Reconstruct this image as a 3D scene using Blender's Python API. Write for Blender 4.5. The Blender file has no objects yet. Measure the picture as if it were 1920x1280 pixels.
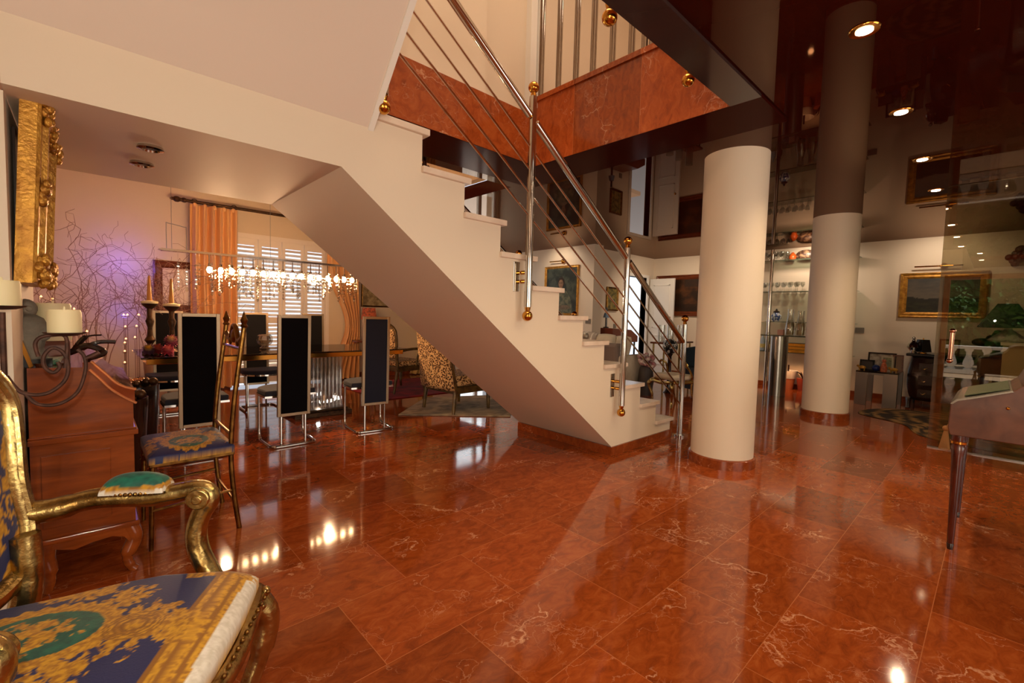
import bpy, bmesh, random
from math import *
from mathutils import Vector, Matrix, noise
random.seed(7)
SC = bpy.context.scene; COL = SC.collection
PI = pi
# ------------------------------------------------------------------ camera
YAW, PITCH, ROLL, FPX, EYE = .81811782, -.05796965, .02627685, 850.46, 1.2
FW = Vector((cos(YAW)*cos(PITCH), sin(YAW)*cos(PITCH), sin(PITCH)))
_r = Vector((sin(YAW), -cos(YAW), 0)); _u = _r.cross(FW)
RT = cos(ROLL)*_r + sin(ROLL)*_u; UP = cos(ROLL)*_u - sin(ROLL)*_r
EYEP = Vector((0, 0, EYE))
cam = bpy.data.cameras.new('camera'); camo = bpy.data.objects.new('camera', cam); COL.objects.link(camo)
m = Matrix((RT, UP, -FW)).transposed().to_4x4(); m.translation = EYEP; camo.matrix_world = m
cam.sensor_width = 36; cam.lens = FPX/1920*36; cam.clip_start = .02; cam.clip_end = 300
SC.camera = camo
def at(x, y, ax, v):                      # a photo pixel on a known plane -> world point
    d = FW + RT*((x-960)/FPX) - UP*((y-640)/FPX); i = 'XYZ'.index(ax)
    return EYEP + d*((v-EYEP[i])/d[i])
# ------------------------------------------------------------------ materials
def S(r, g, b):
    f = lambda c: (c/255/12.92) if c/255 <= .04045 else ((c/255+.055)/1.055)**2.4
    return (f(r), f(g), f(b), 1)
def nt(name):
    M = bpy.data.materials.new(name); M.use_nodes = True; t = M.node_tree
    return M, t, t.nodes, t.links, t.nodes['Principled BSDF']
def mat(name, col, rough=.5, metal=0, col2=None, scale=8, bump=0, bscale=None, ior=1.5, emit=None, estr=0, sheen=0, stretch=None, ramp=(.35, .65), spec=None, coat=0):
    M, t, N, L, P = nt(name)
    P.inputs['Base Color'].default_value = col; P.inputs['Roughness'].default_value = rough
    P.inputs['Metallic'].default_value = metal; P.inputs['IOR'].default_value = ior
    if spec is not None: P.inputs['Specular IOR Level'].default_value = spec
    if sheen: P.inputs['Sheen Weight'].default_value = sheen
    if coat: P.inputs['Coat Weight'].default_value = coat; P.inputs['Coat Roughness'].default_value = .05
    if emit: P.inputs['Emission Color'].default_value = emit; P.inputs['Emission Strength'].default_value = estr
    if col2 or bump:
        tc = N.new('ShaderNodeTexCoord'); mp = N.new('ShaderNodeMapping'); L.new(tc.outputs['Object'], mp.inputs[0])
        if stretch: mp.inputs['Scale'].default_value = stretch
        n = N.new('ShaderNodeTexNoise'); n.inputs['Scale'].default_value = scale; n.inputs['Detail'].default_value = 6; n.inputs['Distortion'].default_value = .4
        L.new(mp.outputs[0], n.inputs['Vector'])
        if col2:
            r = N.new('ShaderNodeValToRGB'); r.color_ramp.elements[0].color = col; r.color_ramp.elements[1].color = col2
            r.color_ramp.elements[0].position, r.color_ramp.elements[1].position = ramp
            L.new(n.outputs['Fac'], r.inputs[0]); L.new(r.outputs[0], P.inputs['Base Color'])
        if bump:
            n2 = n
            if bscale:
                n2 = N.new('ShaderNodeTexNoise'); n2.inputs['Scale'].default_value = bscale; n2.inputs['Detail'].default_value = 4; L.new(mp.outputs[0], n2.inputs['Vector'])
            b = N.new('ShaderNodeBump'); b.inputs['Strength'].default_value = bump; b.inputs['Distance'].default_value = .01
            L.new(n2.outputs['Fac'], b.inputs['Height']); L.new(b.outputs[0], P.inputs['Normal'])
    return M
def painted(name, rough=.6, bump=0, bscale=60, sheen=0, metal=0):
    M, t, N, L, P = nt(name); P.inputs['Roughness'].default_value = rough; P.inputs['Metallic'].default_value = metal
    a = N.new('ShaderNodeVertexColor'); a.layer_name = 'Col'; L.new(a.outputs[0], P.inputs['Base Color'])
    if sheen: P.inputs['Sheen Weight'].default_value = sheen
    if bump:
        tc = N.new('ShaderNodeTexCoord'); n = N.new('ShaderNodeTexNoise'); n.inputs['Scale'].default_value = bscale; L.new(tc.outputs['Object'], n.inputs['Vector'])
        b = N.new('ShaderNodeBump'); b.inputs['Strength'].default_value = bump; b.inputs['Distance'].default_value = .005
        L.new(n.outputs['Fac'], b.inputs['Height']); L.new(b.outputs[0], P.inputs['Normal'])
    return M
def glassy(name, tint=(.96, .97, .95, 1), ior=1.5, rough=0, base=None):
    M, t, N, L, P = nt(name); N.remove(P); out = N['Material Output']
    lw = N.new('ShaderNodeLayerWeight'); lw.inputs[0].default_value = .5; pw = N.new('ShaderNodeMath'); pw.operation = 'POWER'; pw.inputs[1].default_value = 4.2; L.new(lw.outputs['Facing'], pw.inputs[0])
    f = N.new('ShaderNodeMapRange'); r0 = ((ior-1)/(ior+1))**2*1.8; f.inputs[3].default_value = r0; f.inputs[4].default_value = 1; L.new(pw.outputs[0], f.inputs[0])
    tr = N.new('ShaderNodeBsdfTransparent'); tr.inputs[0].default_value = tint
    g = N.new('ShaderNodeBsdfGlossy'); g.inputs['Roughness'].default_value = rough
    mx = N.new('ShaderNodeMixShader'); L.new(f.outputs[0], mx.inputs[0]); L.new(tr.outputs[0], mx.inputs[1]); L.new(g.outputs[0], mx.inputs[2])
    L.new(mx.outputs[0], out.inputs[0]); return M
def marble(name, tiled=True, base=1.0, rough=.07, off=(0, 0, 0), bw=.617, bh=.411):
    M, t, N, L, P = nt(name)
    tc = N.new('ShaderNodeTexCoord'); mp = N.new('ShaderNodeMapping'); mp.inputs['Location'].default_value = off
    L.new(tc.outputs['Object'], mp.inputs[0]); vec = mp.outputs[0]
    if tiled:
        bk = N.new('ShaderNodeTexBrick'); bk.inputs['Scale'].default_value = 1; bk.inputs['Brick Width'].default_value = bw; bk.inputs['Row Height'].default_value = bh
        bk.inputs['Mortar Size'].default_value = .0015; bk.inputs['Mortar Smooth'].default_value = .1; bk.offset = .5; bk.squash = 1
        bk.inputs['Color1'].default_value = (0, 0, 0, 1); bk.inputs['Color2'].default_value = (1, 1, 1, 1); bk.inputs['Mortar'].default_value = (.5, .5, .5, 1)
        L.new(vec, bk.inputs['Vector'])
        sc = N.new('ShaderNodeVectorMath'); sc.operation = 'SCALE'; sc.inputs['Scale'].default_value = 9; L.new(bk.outputs['Color'], sc.inputs[0])
        ad = N.new('ShaderNodeVectorMath'); ad.operation = 'ADD'; L.new(vec, ad.inputs[0]); L.new(sc.outputs[0], ad.inputs[1]); nv = ad.outputs[0]
    else: nv = vec
    mp2 = N.new('ShaderNodeMapping'); mp2.inputs['Rotation'].default_value = (0, 0, .35); mp2.inputs['Scale'].default_value = (1, 1.9, 1); L.new(nv, mp2.inputs[0])
    n1 = N.new('ShaderNodeTexNoise'); n1.inputs['Scale'].default_value = 10; n1.inputs['Detail'].default_value = 12; n1.inputs['Roughness'].default_value = .7; n1.inputs['Distortion'].default_value = .9
    L.new(mp2.outputs[0], n1.inputs['Vector'])
    r1 = N.new('ShaderNodeValToRGB'); cr = r1.color_ramp
    k = base
    cr.elements[0].position = .26; cr.elements[0].color = (.155*k, .027*k, .0065*k, 1)
    cr.elements[1].position = .8; cr.elements[1].color = (.40*k, .10*k, .022*k, 1)
    e = cr.elements.new(.5); e.color = (.285*k, .054*k, .010*k, 1)
    L.new(n1.outputs['Fac'], r1.inputs[0]); col = r1.outputs[0]
    def mix(a, bcol, fac, blend='MIX'):
        x = N.new('ShaderNodeMix'); x.data_type = 'RGBA'; x.blend_type = blend
        L.new(fac, x.inputs[0]); L.new(a, x.inputs[6])
        if isinstance(bcol, tuple): x.inputs[7].default_value = bcol
        else: L.new(bcol, x.inputs[7])
        return x.outputs[2]
    # crack-like pale veins
    for s, w, lo, colv, rot in ((1.7, .012, .53, (.62, .30, .16, 1), .3), (4.5, .022, .60, (.52, .20, .10, 1), 1.1), (11, .03, .57, (.46, .17, .08, 1), .6), (2.3, .006, .40, (.44, .17, .08, 1), -.5)):
        dn = N.new('ShaderNodeTexNoise'); dn.inputs['Scale'].default_value = 7; dn.inputs['Detail'].default_value = 6; L.new(nv, dn.inputs['Vector'])
        sb = N.new('ShaderNodeVectorMath'); sb.operation = 'SCALE'; sb.inputs['Scale'].default_value = .34; L.new(dn.outputs['Color'], sb.inputs[0])
        aa = N.new('ShaderNodeVectorMath'); aa.operation = 'ADD'; L.new(nv, aa.inputs[0]); L.new(sb.outputs[0], aa.inputs[1])
        mm = N.new('ShaderNodeMapping'); mm.inputs['Rotation'].default_value = (0, 0, rot); mm.inputs['Scale'].default_value = (.7, 1.4, 1); L.new(aa.outputs[0], mm.inputs[0])
        v = N.new('ShaderNodeTexVoronoi'); v.feature = 'DISTANCE_TO_EDGE'; v.inputs['Scale'].default_value = s; L.new(mm.outputs[0], v.inputs['Vector'])
        rr = N.new('ShaderNodeMapRange'); rr.inputs[1].default_value = 0; rr.inputs[2].default_value = w; rr.inputs[3].default_value = 1; rr.inputs[4].default_value = 0; L.new(v.outputs['Distance'], rr.inputs[0])
        mk = N.new('ShaderNodeTexNoise'); mk.inputs['Scale'].default_value = 2.6; mk.inputs['Detail'].default_value = 3; L.new(nv, mk.inputs['Vector'])
        mr = N.new('ShaderNodeMapRange'); mr.inputs[1].default_value = lo; mr.inputs[2].default_value = lo+.08; L.new(mk.outputs['Fac'], mr.inputs[0])
        mu = N.new('ShaderNodeMath'); mu.operation = 'MULTIPLY'; L.new(rr.outputs[0], mu.inputs[0]); L.new(mr.outputs[0], mu.inputs[1])
        col = mix(col, colv, mu.outputs[0])
    if tiled:
        # tone differs slab to slab
        hs = N.new('ShaderNodeHueSaturation'); L.new(col, hs.inputs['Color']); va = N.new('ShaderNodeMapRange'); va.inputs[3].default_value = .74; va.inputs[4].default_value = 1.2
        L.new(bk.outputs['Color'], va.inputs[0]); L.new(va.outputs[0], hs.inputs['Value']); col = hs.outputs[0]
        mn = N.new('ShaderNodeMath'); mn.operation = 'MULTIPLY'; mn.inputs[1].default_value = .6; L.new(bk.outputs['Fac'], mn.inputs[0])
        col = mix(col, (.50*k, .17*k, .06*k, 1), mn.outputs[0])
    L.new(col, P.inputs['Base Color']); P.inputs['Roughness'].default_value = rough; P.inputs['IOR'].default_value = 1.5
    n3 = N.new('ShaderNodeTexNoise'); n3.inputs['Scale'].default_value = 1.2; L.new(vec, n3.inputs['Vector'])
    b = N.new('ShaderNodeBump'); b.inputs['Strength'].default_value = .05; b.inputs['Distance'].default_value = .05; L.new(n3.outputs['Fac'], b.inputs['Height']); L.new(b.outputs[0], P.inputs['Normal'])
    return M
def leopard(name):
    M, t, N, L, P = nt(name); P.inputs['Roughness'].default_value = .85
    tc = N.new('ShaderNodeTexCoord'); v = N.new('ShaderNodeTexVoronoi'); v.inputs['Scale'].default_value = 48; v.inputs['Randomness'].default_value = .9; L.new(tc.outputs['Object'], v.inputs['Vector'])
    r = N.new('ShaderNodeValToRGB'); c = r.color_ramp; c.elements[0].position = .0; c.elements[0].color = S(120, 66, 26); c.elements[1].position = .62; c.elements[1].color = S(216, 178, 124)
    for p, q in ((.24, S(120, 66, 26)), (.3, S(26, 14, 8)), (.45, S(30, 16, 8)), (.5, S(206, 162, 104))): e = c.elements.new(p); e.color = q
    L.new(v.outputs['Distance'], r.inputs[0]); L.new(r.outputs[0], P.inputs['Base Color']); return M
WALL = mat('wall_paint', S(226, 208, 184), .55, bump=.05, scale=35)
WALLK = mat('dining_wall_paint', S(220, 198, 168), .6, bump=.05, scale=35)
SOFF = mat('soffit_paint', S(224, 206, 190), .6, bump=.05, scale=30)
WHITE = mat('white_gloss_paint', S(236, 230, 220), .35)
FLOOR = marble('red_marble_floor', True, 1.0, .075, off=(.2035, .2925, 0))
MARB = marble('red_marble_slab', False, 1.15, .12)
MARBT = marble('red_marble_skirting', False, .85, .2)
def lacquer(name, base, tint, r0, top, rough=.01, pw_=5):
    M, t, N, L, P = nt(name); N.remove(P); out = N['Material Output']
    lw = N.new('ShaderNodeLayerWeight'); lw.inputs[0].default_value = .5
    pw = N.new('ShaderNodeMath'); pw.operation = 'POWER'; pw.inputs[1].default_value = pw_; L.new(lw.outputs['Facing'], pw.inputs[0])
    f = N.new('ShaderNodeMapRange'); f.inputs[3].default_value = r0; f.inputs[4].default_value = top; L.new(pw.outputs[0], f.inputs[0])
    d = N.new('ShaderNodeBsdfDiffuse'); d.inputs[0].default_value = base; g = N.new('ShaderNodeBsdfGlossy'); g.inputs['Roughness'].default_value = rough; g.inputs[0].default_value = tint
    mx = N.new('ShaderNodeMixShader'); L.new(f.outputs[0], mx.inputs[0]); L.new(d.outputs[0], mx.inputs[1]); L.new(g.outputs[0], mx.inputs[2]); L.new(mx.outputs[0], out.inputs[0]); return M
CEIL = lacquer('lacquered_dark_ceiling', S(52, 15, 9), (.95, .72, .58, 1), .035, .62)
BORDER = lacquer('satin_dark_border', S(52, 14, 9), (.9, .7, .6, 1), .012, .22, .12)
TREAD = mat('cream_marble', S(228, 208, 188), .25, col2=S(212, 188, 166), scale=6)
CHROME = mat('polished_steel', S(200, 194, 186), .1, 1)
STEEL = mat('brushed_steel', S(170, 165, 158), .28, 1, bump=.05, scale=60, stretch=(1, 1, .05))
BRASS = mat('polished_brass', S(206, 146, 62), .14, 1)
GOLDF = mat('gilt_frame', S(204, 150, 60), .36, .6, col2=S(160, 108, 40), scale=20, bump=.4, bscale=90)
GILT = mat('gilded_carved_wood', S(196, 170, 108), .27, 1, col2=S(140, 106, 56), scale=16, bump=.35, bscale=30, ramp=(.42, .7))
CHAMP = mat('champagne_metal', S(158, 134, 106), .36, 1, bump=.06, scale=40)
ANTQ = mat('antique_brass', S(150, 110, 54), .3, 1, col2=S(100, 70, 34), scale=25)
BRONZE = mat('dark_bronze', S(92, 66, 44), .4, .8, col2=S(56, 38, 26), scale=20, bump=.2)
IRON = mat('rusted_wrought_iron', S(96, 62, 48), .6, .5, col2=S(62, 40, 32), scale=30, bump=.4)
WOODR = mat('cherry_wood', S(150, 72, 24), .22, col2=S(106, 46, 14), scale=5, stretch=(1, 1, 6), coat=.5, ramp=(.3, .75))
WOODE = mat('cherry_wood_edge', S(150, 70, 30), .12, col2=S(112, 42, 16), scale=5, coat=1)
WOODD = mat('ebonised_wood', S(38, 20, 14), .25, coat=.4)
WOODB = mat('brown_frame_wood', S(120, 58, 26), .3, col2=S(84, 36, 16), scale=7, stretch=(1, 1, 5))
DESKW = mat('worn_mahogany', S(106, 62, 42), .35, col2=S(76, 40, 26), scale=9, bump=.12, coat=.4)
LEGW = mat('dark_mahogany', S(84, 30, 16), .25, col2=S(56, 18, 10), scale=8, stretch=(4, 4, 1), coat=.4)
NAVY = mat('navy_cloth', S(22, 26, 44), .9, sheen=.08, bump=.1, scale=180)
BLACKC = mat('black_cloth', S(14, 12, 14), .95, spec=.1, bump=.1, scale=180)
SEATN = mat('charcoal_seat_cloth', S(40, 40, 50), .9, sheen=.1)
LEOP = leopard('leopard_print')
CURT = mat('gold_silk', S(236, 184, 120), .5, col2=S(222, 162, 98), scale=3, stretch=(6, 6, .3), sheen=.3)
CURTY = mat('yellow_silk', S(226, 196, 120), .5, sheen=.3)
SHUT = mat('white_shutter_paint', S(236, 222, 206), .45)
WAX = mat('cream_wax', S(240, 224, 176), .5)
TAPER = mat('gold_wax', S(206, 146, 70), .4)
TWIG = mat('dry_twig', S(150, 110, 90), .8)
STONE = mat('grey_stone', S(142, 136, 120), .8, col2=S(100, 96, 86), scale=12, bump=.6, bscale=25)
GLASS = glassy('clear_glass', (.95, .96, .94, 1), 2.1)
PANE = glassy('glass_pane', (.66, .62, .50, 1), 1.95)
SMOKE = glassy('smoked_glass', (.30, .24, .20, 1), 1.55)
SHELFG = glassy('green_edge_glass', (.72, .80, .74, 1), 1.5)
CRYST = glassy('crystal', (.97, .93, .86, 1), 2.6)
ACRYL = glassy('acrylic', (.9, .9, .88, 1), 2.5)
BULB = mat('lit_halogen', S(255, 220, 170), .5, emit=(1, .62, .30, 1), estr=70)
SPOTE = mat('lit_spot', S(255, 230, 190), .5, emit=(1, .80, .55, 1), estr=40)
TEAL = mat('teal_velvet', S(18, 104, 82), .8, sheen=.3, bump=.1, scale=120)
TFLAME = mat('tealight_flame', S(255, 170, 90), .5, emit=(1, .40, .14, 1), estr=5)
PLATE = mat('grey_switch_plate', S(120, 110, 98), .4)
TERRA = mat('terracotta', S(196, 118, 78), .7)
CREAMF = mat('cream_fabric', S(214, 198, 172), .85, col2=S(196, 178, 150), scale=5)
GREYF = mat('grey_brown_fabric', S(128, 110, 98), .9)
BLACKP = mat('black_lacquer', S(16, 14, 14), .25)
BLUEG = mat('cobalt_glaze', S(20, 36, 90), .15)
LEAF = mat('tree_leaf', S(70, 118, 34), .6, col2=S(36, 74, 20), scale=3)
BARK = mat('tree_bark', S(150, 134, 84), .8, col2=S(110, 96, 60), scale=10)
GROUND = mat('terrace_tile', S(190, 160, 130), .7)
BALW = mat('white_cast_stone', S(236, 234, 230), .6)
PAINTM = painted('oil_paint', .35, .15, 40)
VERS = painted('printed_silk', .55, .12, 220, .1)
RUGM = painted('woven_rug', .95, .3, 160)
FLOW = painted('dahlia_petals', .7)
# ------------------------------------------------------------------ mesh helpers
def nb(): return bmesh.new()
def quadface(b, vs):
    try: return b.faces.new(vs)
    except ValueError: return None
def box(b, x0, x1, y0, y1, z0, z1):
    v = [b.verts.new(p) for p in ((x0, y0, z0), (x1, y0, z0), (x1, y1, z0), (x0, y1, z0), (x0, y0, z1), (x1, y0, z1), (x1, y1, z1), (x0, y1, z1))]
    for f in ((0, 3, 2, 1), (4, 5, 6, 7), (0, 1, 5, 4), (1, 2, 6, 5), (2, 3, 7, 6), (3, 0, 4, 7)): b.faces.new([v[i] for i in f])
    return b
def tube(b, pts, r, n=10, closed=False, cap=True, flat=None):
    pts = [Vector(p) for p in pts]; N = len(pts); rs = r if isinstance(r, (list, tuple)) else [r]*N
    rings = []; up = None
    for i, p in enumerate(pts):
        a = pts[(i-1) % N] if (closed or i > 0) else pts[i]; c = pts[(i+1) % N] if (closed or i < N-1) else pts[i]
        t = (c-a).normalized()
        if up is None:
            up = Vector((0, 0, 1)) if abs(t.z) < .9 else Vector((1, 0, 0))
        up = (up - t*up.dot(t)).normalized(); s = t.cross(up)
        ring = []
        for k in range(n):
            an = 2*PI*k/n + PI/n; fx, fz = (1, 1) if not flat else flat
            ring.append(b.verts.new(p + s*(cos(an)*rs[i]*fx) + up*(sin(an)*rs[i]*fz)))
        rings.append(ring)
    for i in range(N if closed else N-1):
        A, B = rings[i], rings[(i+1) % N]
        for k in range(n): quadface(b, [A[k], A[(k+1) % n], B[(k+1) % n], B[k]])
    if cap and not closed: b.faces.new(rings[0][::-1]); b.faces.new(rings[-1])
    return b
def cyl(b, p, q, r, r2=None, n=16): return tube(b, [p, q], [r, r if r2 is None else r2], n)
def lathe(b, prof, c=(0, 0, 0), n=24, sy=1.0):
    rings = []
    for r, z in prof:
        if r < 1e-5: rings.append([b.verts.new((c[0], c[1], c[2]+z))])
        else: rings.append([b.verts.new((c[0]+r*cos(2*PI*k/n), c[1]+r*sy*sin(2*PI*k/n), c[2]+z)) for k in range(n)])
    for A, B in zip(rings, rings[1:]):
        for k in range(n):
            k2 = (k+1) % n
            if len(A) == 1 and len(B) == 1: continue
            if len(A) == 1: quadface(b, [A[0], B[k2], B[k]])
            elif len(B) == 1: quadface(b, [A[k], A[k2], B[0]])
            else: quadface(b, [A[k], A[k2], B[k2], B[k]])
    if len(rings[0]) > 1: b.faces.new(rings[0][::-1])
    if len(rings[-1]) > 1: b.faces.new(rings[-1])
    return b
def ball(b, c, r, s=(1, 1, 1), n=16):
    mtx = Matrix.Translation(c) @ Matrix.Diagonal((r*s[0], r*s[1], r*s[2], 1))
    bmesh.ops.create_uvsphere(b, u_segments=n, v_segments=max(6, n//2+2), radius=1, matrix=mtx); return b
def prism(b, poly, plane, lo, hi):
    def P(p, w):
        return {'XZ': (p[0], w, p[1]), 'YZ': (w, p[0], p[1]), 'XY': (p[0], p[1], w)}[plane]
    A = [b.verts.new(P(p, lo)) for p in poly]; B = [b.verts.new(P(p, hi)) for p in poly]; n = len(poly)
    b.faces.new(A[::-1]); b.faces.new(B)
    for i in range(n): b.faces.new([A[i], A[(i+1) % n], B[(i+1) % n], B[i]])
    bmesh.ops.recalc_face_normals(b, faces=b.faces[:]); return b
def sheet(b, fn, nu, nv, th=0):
    g = [[b.verts.new(fn(i/nu, j/nv)) for j in range(nv+1)] for i in range(nu+1)]
    for i in range(nu):
        for j in range(nv): quadface(b, [g[i][j], g[i+1][j], g[i+1][j+1], g[i][j+1]])
    return b
def spline(pts, k=6, closed=False):
    pts = [Vector(p) for p in pts]; n = len(pts); out = []
    for i in range(n if closed else n-1):
        g = (lambda j: pts[j % n]) if closed else (lambda j: pts[max(0, min(n-1, j))])
        a, p, q, c = g(i-1), g(i), g(i+1), g(i+2)
        for s in range(k):
            t = s/k
            out.append(.5*((2*p) + (q-a)*t + (2*a-5*p+4*q-c)*t*t + (3*p-a-3*q+c)*t**3))
    if not closed: out.append(pts[-1])
    return out
ROOTM = {}
def obj(name, b, m, parent=None, smooth=40, bev=0, sub=0, fix=False, solid=0):
    me = bpy.data.meshes.new(name)
    if fix: bmesh.ops.recalc_face_normals(b, faces=b.faces[:])
    b.to_mesh(me); b.free()
    o = bpy.data.objects.new(name, me); COL.objects.link(o); me.materials.append(m)
    if smooth:
        for p in me.polygons: p.use_smooth = True
        me.set_sharp_from_angle(angle=radians(smooth))
    if parent is not None:
        mm, local = ROOTM[parent.name]
        if not local: me.transform(mm.inverted())
        o.parent = parent; ROOTM[o.name] = (mm, local)
    if solid: s = o.modifiers.new('solid', 'SOLIDIFY'); s.thickness = solid; s.offset = 0
    if bev: w = o.modifiers.new('bevel', 'BEVEL'); w.width = bev; w.segments = 2; w.limit_method = 'ANGLE'; w.angle_limit = .6
    if sub: w = o.modifiers.new('sub', 'SUBSURF'); w.levels = sub; w.render_levels = sub
    return o
def tag(o, label, cat, group=None, kind=None):
    o['label'] = label; o['category'] = cat
    if group: o['group'] = group
    if kind: o['kind'] = kind
    return o
def thing(name, label, cat, loc, rz=0, group=None, local=False):
    o = bpy.data.objects.new(name, None); COL.objects.link(o); o.location = loc; o.rotation_euler = (0, 0, rz); o.empty_display_size = .05
    ROOTM[o.name] = (Matrix.Translation(Vector(loc)) @ Matrix.Rotation(rz, 4, 'Z'), local)
    return tag(o, label, cat, group)
def struct(name, b, m, **k):
    o = obj(name, b, m, **k); o['kind'] = 'structure'; return o
def solo(name, b, m, label, cat, group=None, kind=None, **k):
    return tag(obj(name, b, m, **k), label, cat, group, kind)
KIDS = lambda r: [o for o in COL.objects if o.parent == r]
def dup(root, loc, rz, label, group=None):
    r = root.copy(); COL.objects.link(r); r.location = loc; r.rotation_euler = (0, 0, rz); r['label'] = label
    if group: r['group'] = group
    for ch in KIDS(root):
        c = ch.copy(); COL.objects.link(c); c.parent = r
        for g in KIDS(ch):
            d = g.copy(); COL.objects.link(d); d.parent = c
    return r
def paint(o, fn):
    me = o.data; a = me.color_attributes.new('Col', 'FLOAT_COLOR', 'POINT')
    for i, v in enumerate(me.vertices): a.data[i].color = fn(v.co)
def lerp(a, b, t): t = max(0, min(1, t)); return tuple(a[i]+(b[i]-a[i])*t for i in range(3)) + (1,)
def nz(x, y, z=0, s=1): return noise.fractal(Vector((x*s, y*s, z*s)), .6, 2.1, 5)
# ================================================================== SETTING
b = nb(); box(b, -2.8, 9.6, -4.2, 8.05, -.12, 0); FL = struct('floor', b, FLOOR, smooth=0)
# mirror-gloss false ceiling around the stairwell opening
b = nb()
box(b, 3.3, 7.12, -4.2, 8.05, 2.55, 2.7); box(b, 7.12, 9.6, -4.2, 5.53, 2.55, 2.7); box(b, 3.0, 3.3, -4.2, 3.6, 2.55, 2.7)
box(b, -2.8, 3.0, -4.2, .45, 2.55, 2.7); box(b, 1.09, 3.0, .45, 1.17, 2.55, 2.7); box(b, 1.06, 3.0, 2.95, 3.6, 2.55, 2.7)
struct('ceiling', b, CEIL, smooth=0)
b = nb(); box(b, -.9, 3.3, 3.6, 8.05, 3.0, 3.1); box(b, 3.2, 3.3, 3.6, 7.85, 2.705, 3.0); box(b, -.9, 3.2, 3.5, 3.6, 2.71, 3.0); struct('ceiling_dining', b, WALLK, smooth=0)
# outer walls
b = nb(); box(b, 9.4, 9.55, -4.2, 5.52, 0, 2.55); struct('wall_right', b, WALL, smooth=0)
b = nb()
box(b, -.34, -.19, 2.3, 3.2, 0, 1.9); struct('wall_left', b, WALL, smooth=0)
b = nb(); box(b, -.9, -.75, 3.2, 7.85, 0, 3.0); box(b, -.75, -.34, 3.1, 3.2, 0, 3.0); struct('wall_left_dining', b, WALLK, smooth=0)
b = nb(); box(b, -2.8, -.34, 2.3, 2.42, 0, 5.6); struct('wall_alcove', b, WALL, smooth=0)
# window wall of dining side: openings for the shuttered french window and the second french window
b = nb()
for x0, x1, z0, z1 in ((-.9, 1.55, 0, 3.1), (1.55, 3.0, 2.32, 3.1), (3.0, 4.9, 0, 3.1), (4.9, 6.78, 2.3, 2.6), (6.78, 7.1, 0, 2.6)): box(b, x0, x1, 7.85, 8.0, z0, z1)
struct('wall_window_side', b, WALLK, smooth=0)
b = nb(); box(b, 6.85, 7.12, 5.15, 7.85, 0, 2.55); struct('wall_portrait', b, WALL, smooth=0)
b = nb()
for x0, x1, z0, z1 in ((7.12, 8.3, 0, 2.55), (8.3, 9.1, 2.1, 2.55), (9.1, 9.4, 0, 2.55)): box(b, x0, x1, 5.39, 5.52, z0, z1)
struct('wall_recess', b, WALL, smooth=0)
# wall behind the viewpoint, with the garden door and an opening added for fill light; far right wall with another
b = nb()
for y0, y1, z0, z1 in ((-4.2, -3.6, 0, 2.55), (-3.6, -1.5, 0, .5), (-3.6, -1.5, 2.35, 2.55), (-1.5, -.85, 0, 2.55), (-.85, .92, 2.4, 2.55), (.92, 2.4, 0, 2.55)): box(b, -2.75, -2.6, y0, y1, z0, z1)
struct('wall_garden_side', b, WALL, smooth=0)
b = nb()
for x0, x1, z0, z1 in ((-2.75, 1.2, 0, 2.55), (1.2, 4.6, 0, .4), (1.2, 4.6, 2.35, 2.55), (4.6, 9.55, 0, 2.55)): box(b, x0, x1, -4.2, -4.05, z0, z1)
struct('wall_near_right', b, WALL, smooth=0)
b = nb(); OAK = mat('oak_jamb', S(196, 120, 58), .4, col2=S(170, 98, 44), scale=6, stretch=(4, 4, .6))
box(b, -2.78, -2.57, .82, .92, 0, 2.4); box(b, -2.78, -2.57, -.85, -.75, 0, 2.4); box(b, -2.78, -2.57, -.75, .82, 2.3, 2.4); struct('door_frame_garden', b, OAK, smooth=0)
# skirtings
b = nb(); box(b, 9.38, 9.4, -4.05, 5.39, 0, .08); struct('baseboard_right', b, MARBT, smooth=0)
b = nb(); box(b, 6.83, 6.85, 5.15, 7.85, 0, .08); box(b, 6.83, 7.12, 5.13, 5.15, 0, .08); struct('baseboard_portrait', b, MARBT, smooth=0)
b = nb(); box(b, -.75, 1.55, 7.83, 7.85, 0, .1); box(b, 3.0, 4.9, 7.83, 7.85, 0, .1); struct('baseboard_window_side', b, MARBT, smooth=0)
# upper hall seen through the stairwell
b = nb()
box(b, .95, 2.38, 2.93, 3.03, 2.95, 5.6); box(b, 2.28, 2.38, 3.03, 3.4, 2.95, 5.6); struct('wall_upper_stair', b, WALL, smooth=0)
b = nb(); box(b, 2.28, 5.4, 3.4, 3.5, 2.95, 5.6); box(b, 5.2, 5.3, .3, 3.4, 3.1, 5.6); struct('wall_upper_hall', b, WALL, smooth=0)
b = nb(); box(b, -2.8, 5.4, .2, .3, 2.7, 5.6); box(b, -2.95, -2.8, .2, 2.42, 2.55, 5.6); box(b, -.34, -.19, .55, 3.5, 2.3, 5.6); box(b, -.19, .95, 3.3, 3.5, 2.3, 5.6); struct('wall_upper_near', b, WALL, smooth=0)
b = nb(); box(b, -2.8, 5.4, .2, 3.5, 5.6, 5.7); struct('ceiling_upper', b, WALL, smooth=0)
b = nb(); box(b, 3.05, 5.3, .3, 3.4, 3.0, 3.1); box(b, 1.06, 3.05, 3.0, 3.4, 2.85, 2.94); struct('floor_upper', b, MARB, smooth=0)
b = nb(); c0 = at(987, 150, 'Y', 3.38); c1 = at(1010, 150, 'Y', 3.38)
for k in range(3): w = (c1.x-c0.x)/3; box(b, c0.x+k*w, c0.x+k*w+w*.8, 3.33+.02*(k % 2), 3.4, 3.1, 5.6)
struct('trim_1', b, WHITE, smooth=0)
b = nb()
for y in (2.46, 1.9): box(b, 5.17, 5.2, y-.06, y+.06, 3.1, 5.4)
struct('trim_2', b, WHITE, smooth=0)
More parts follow.
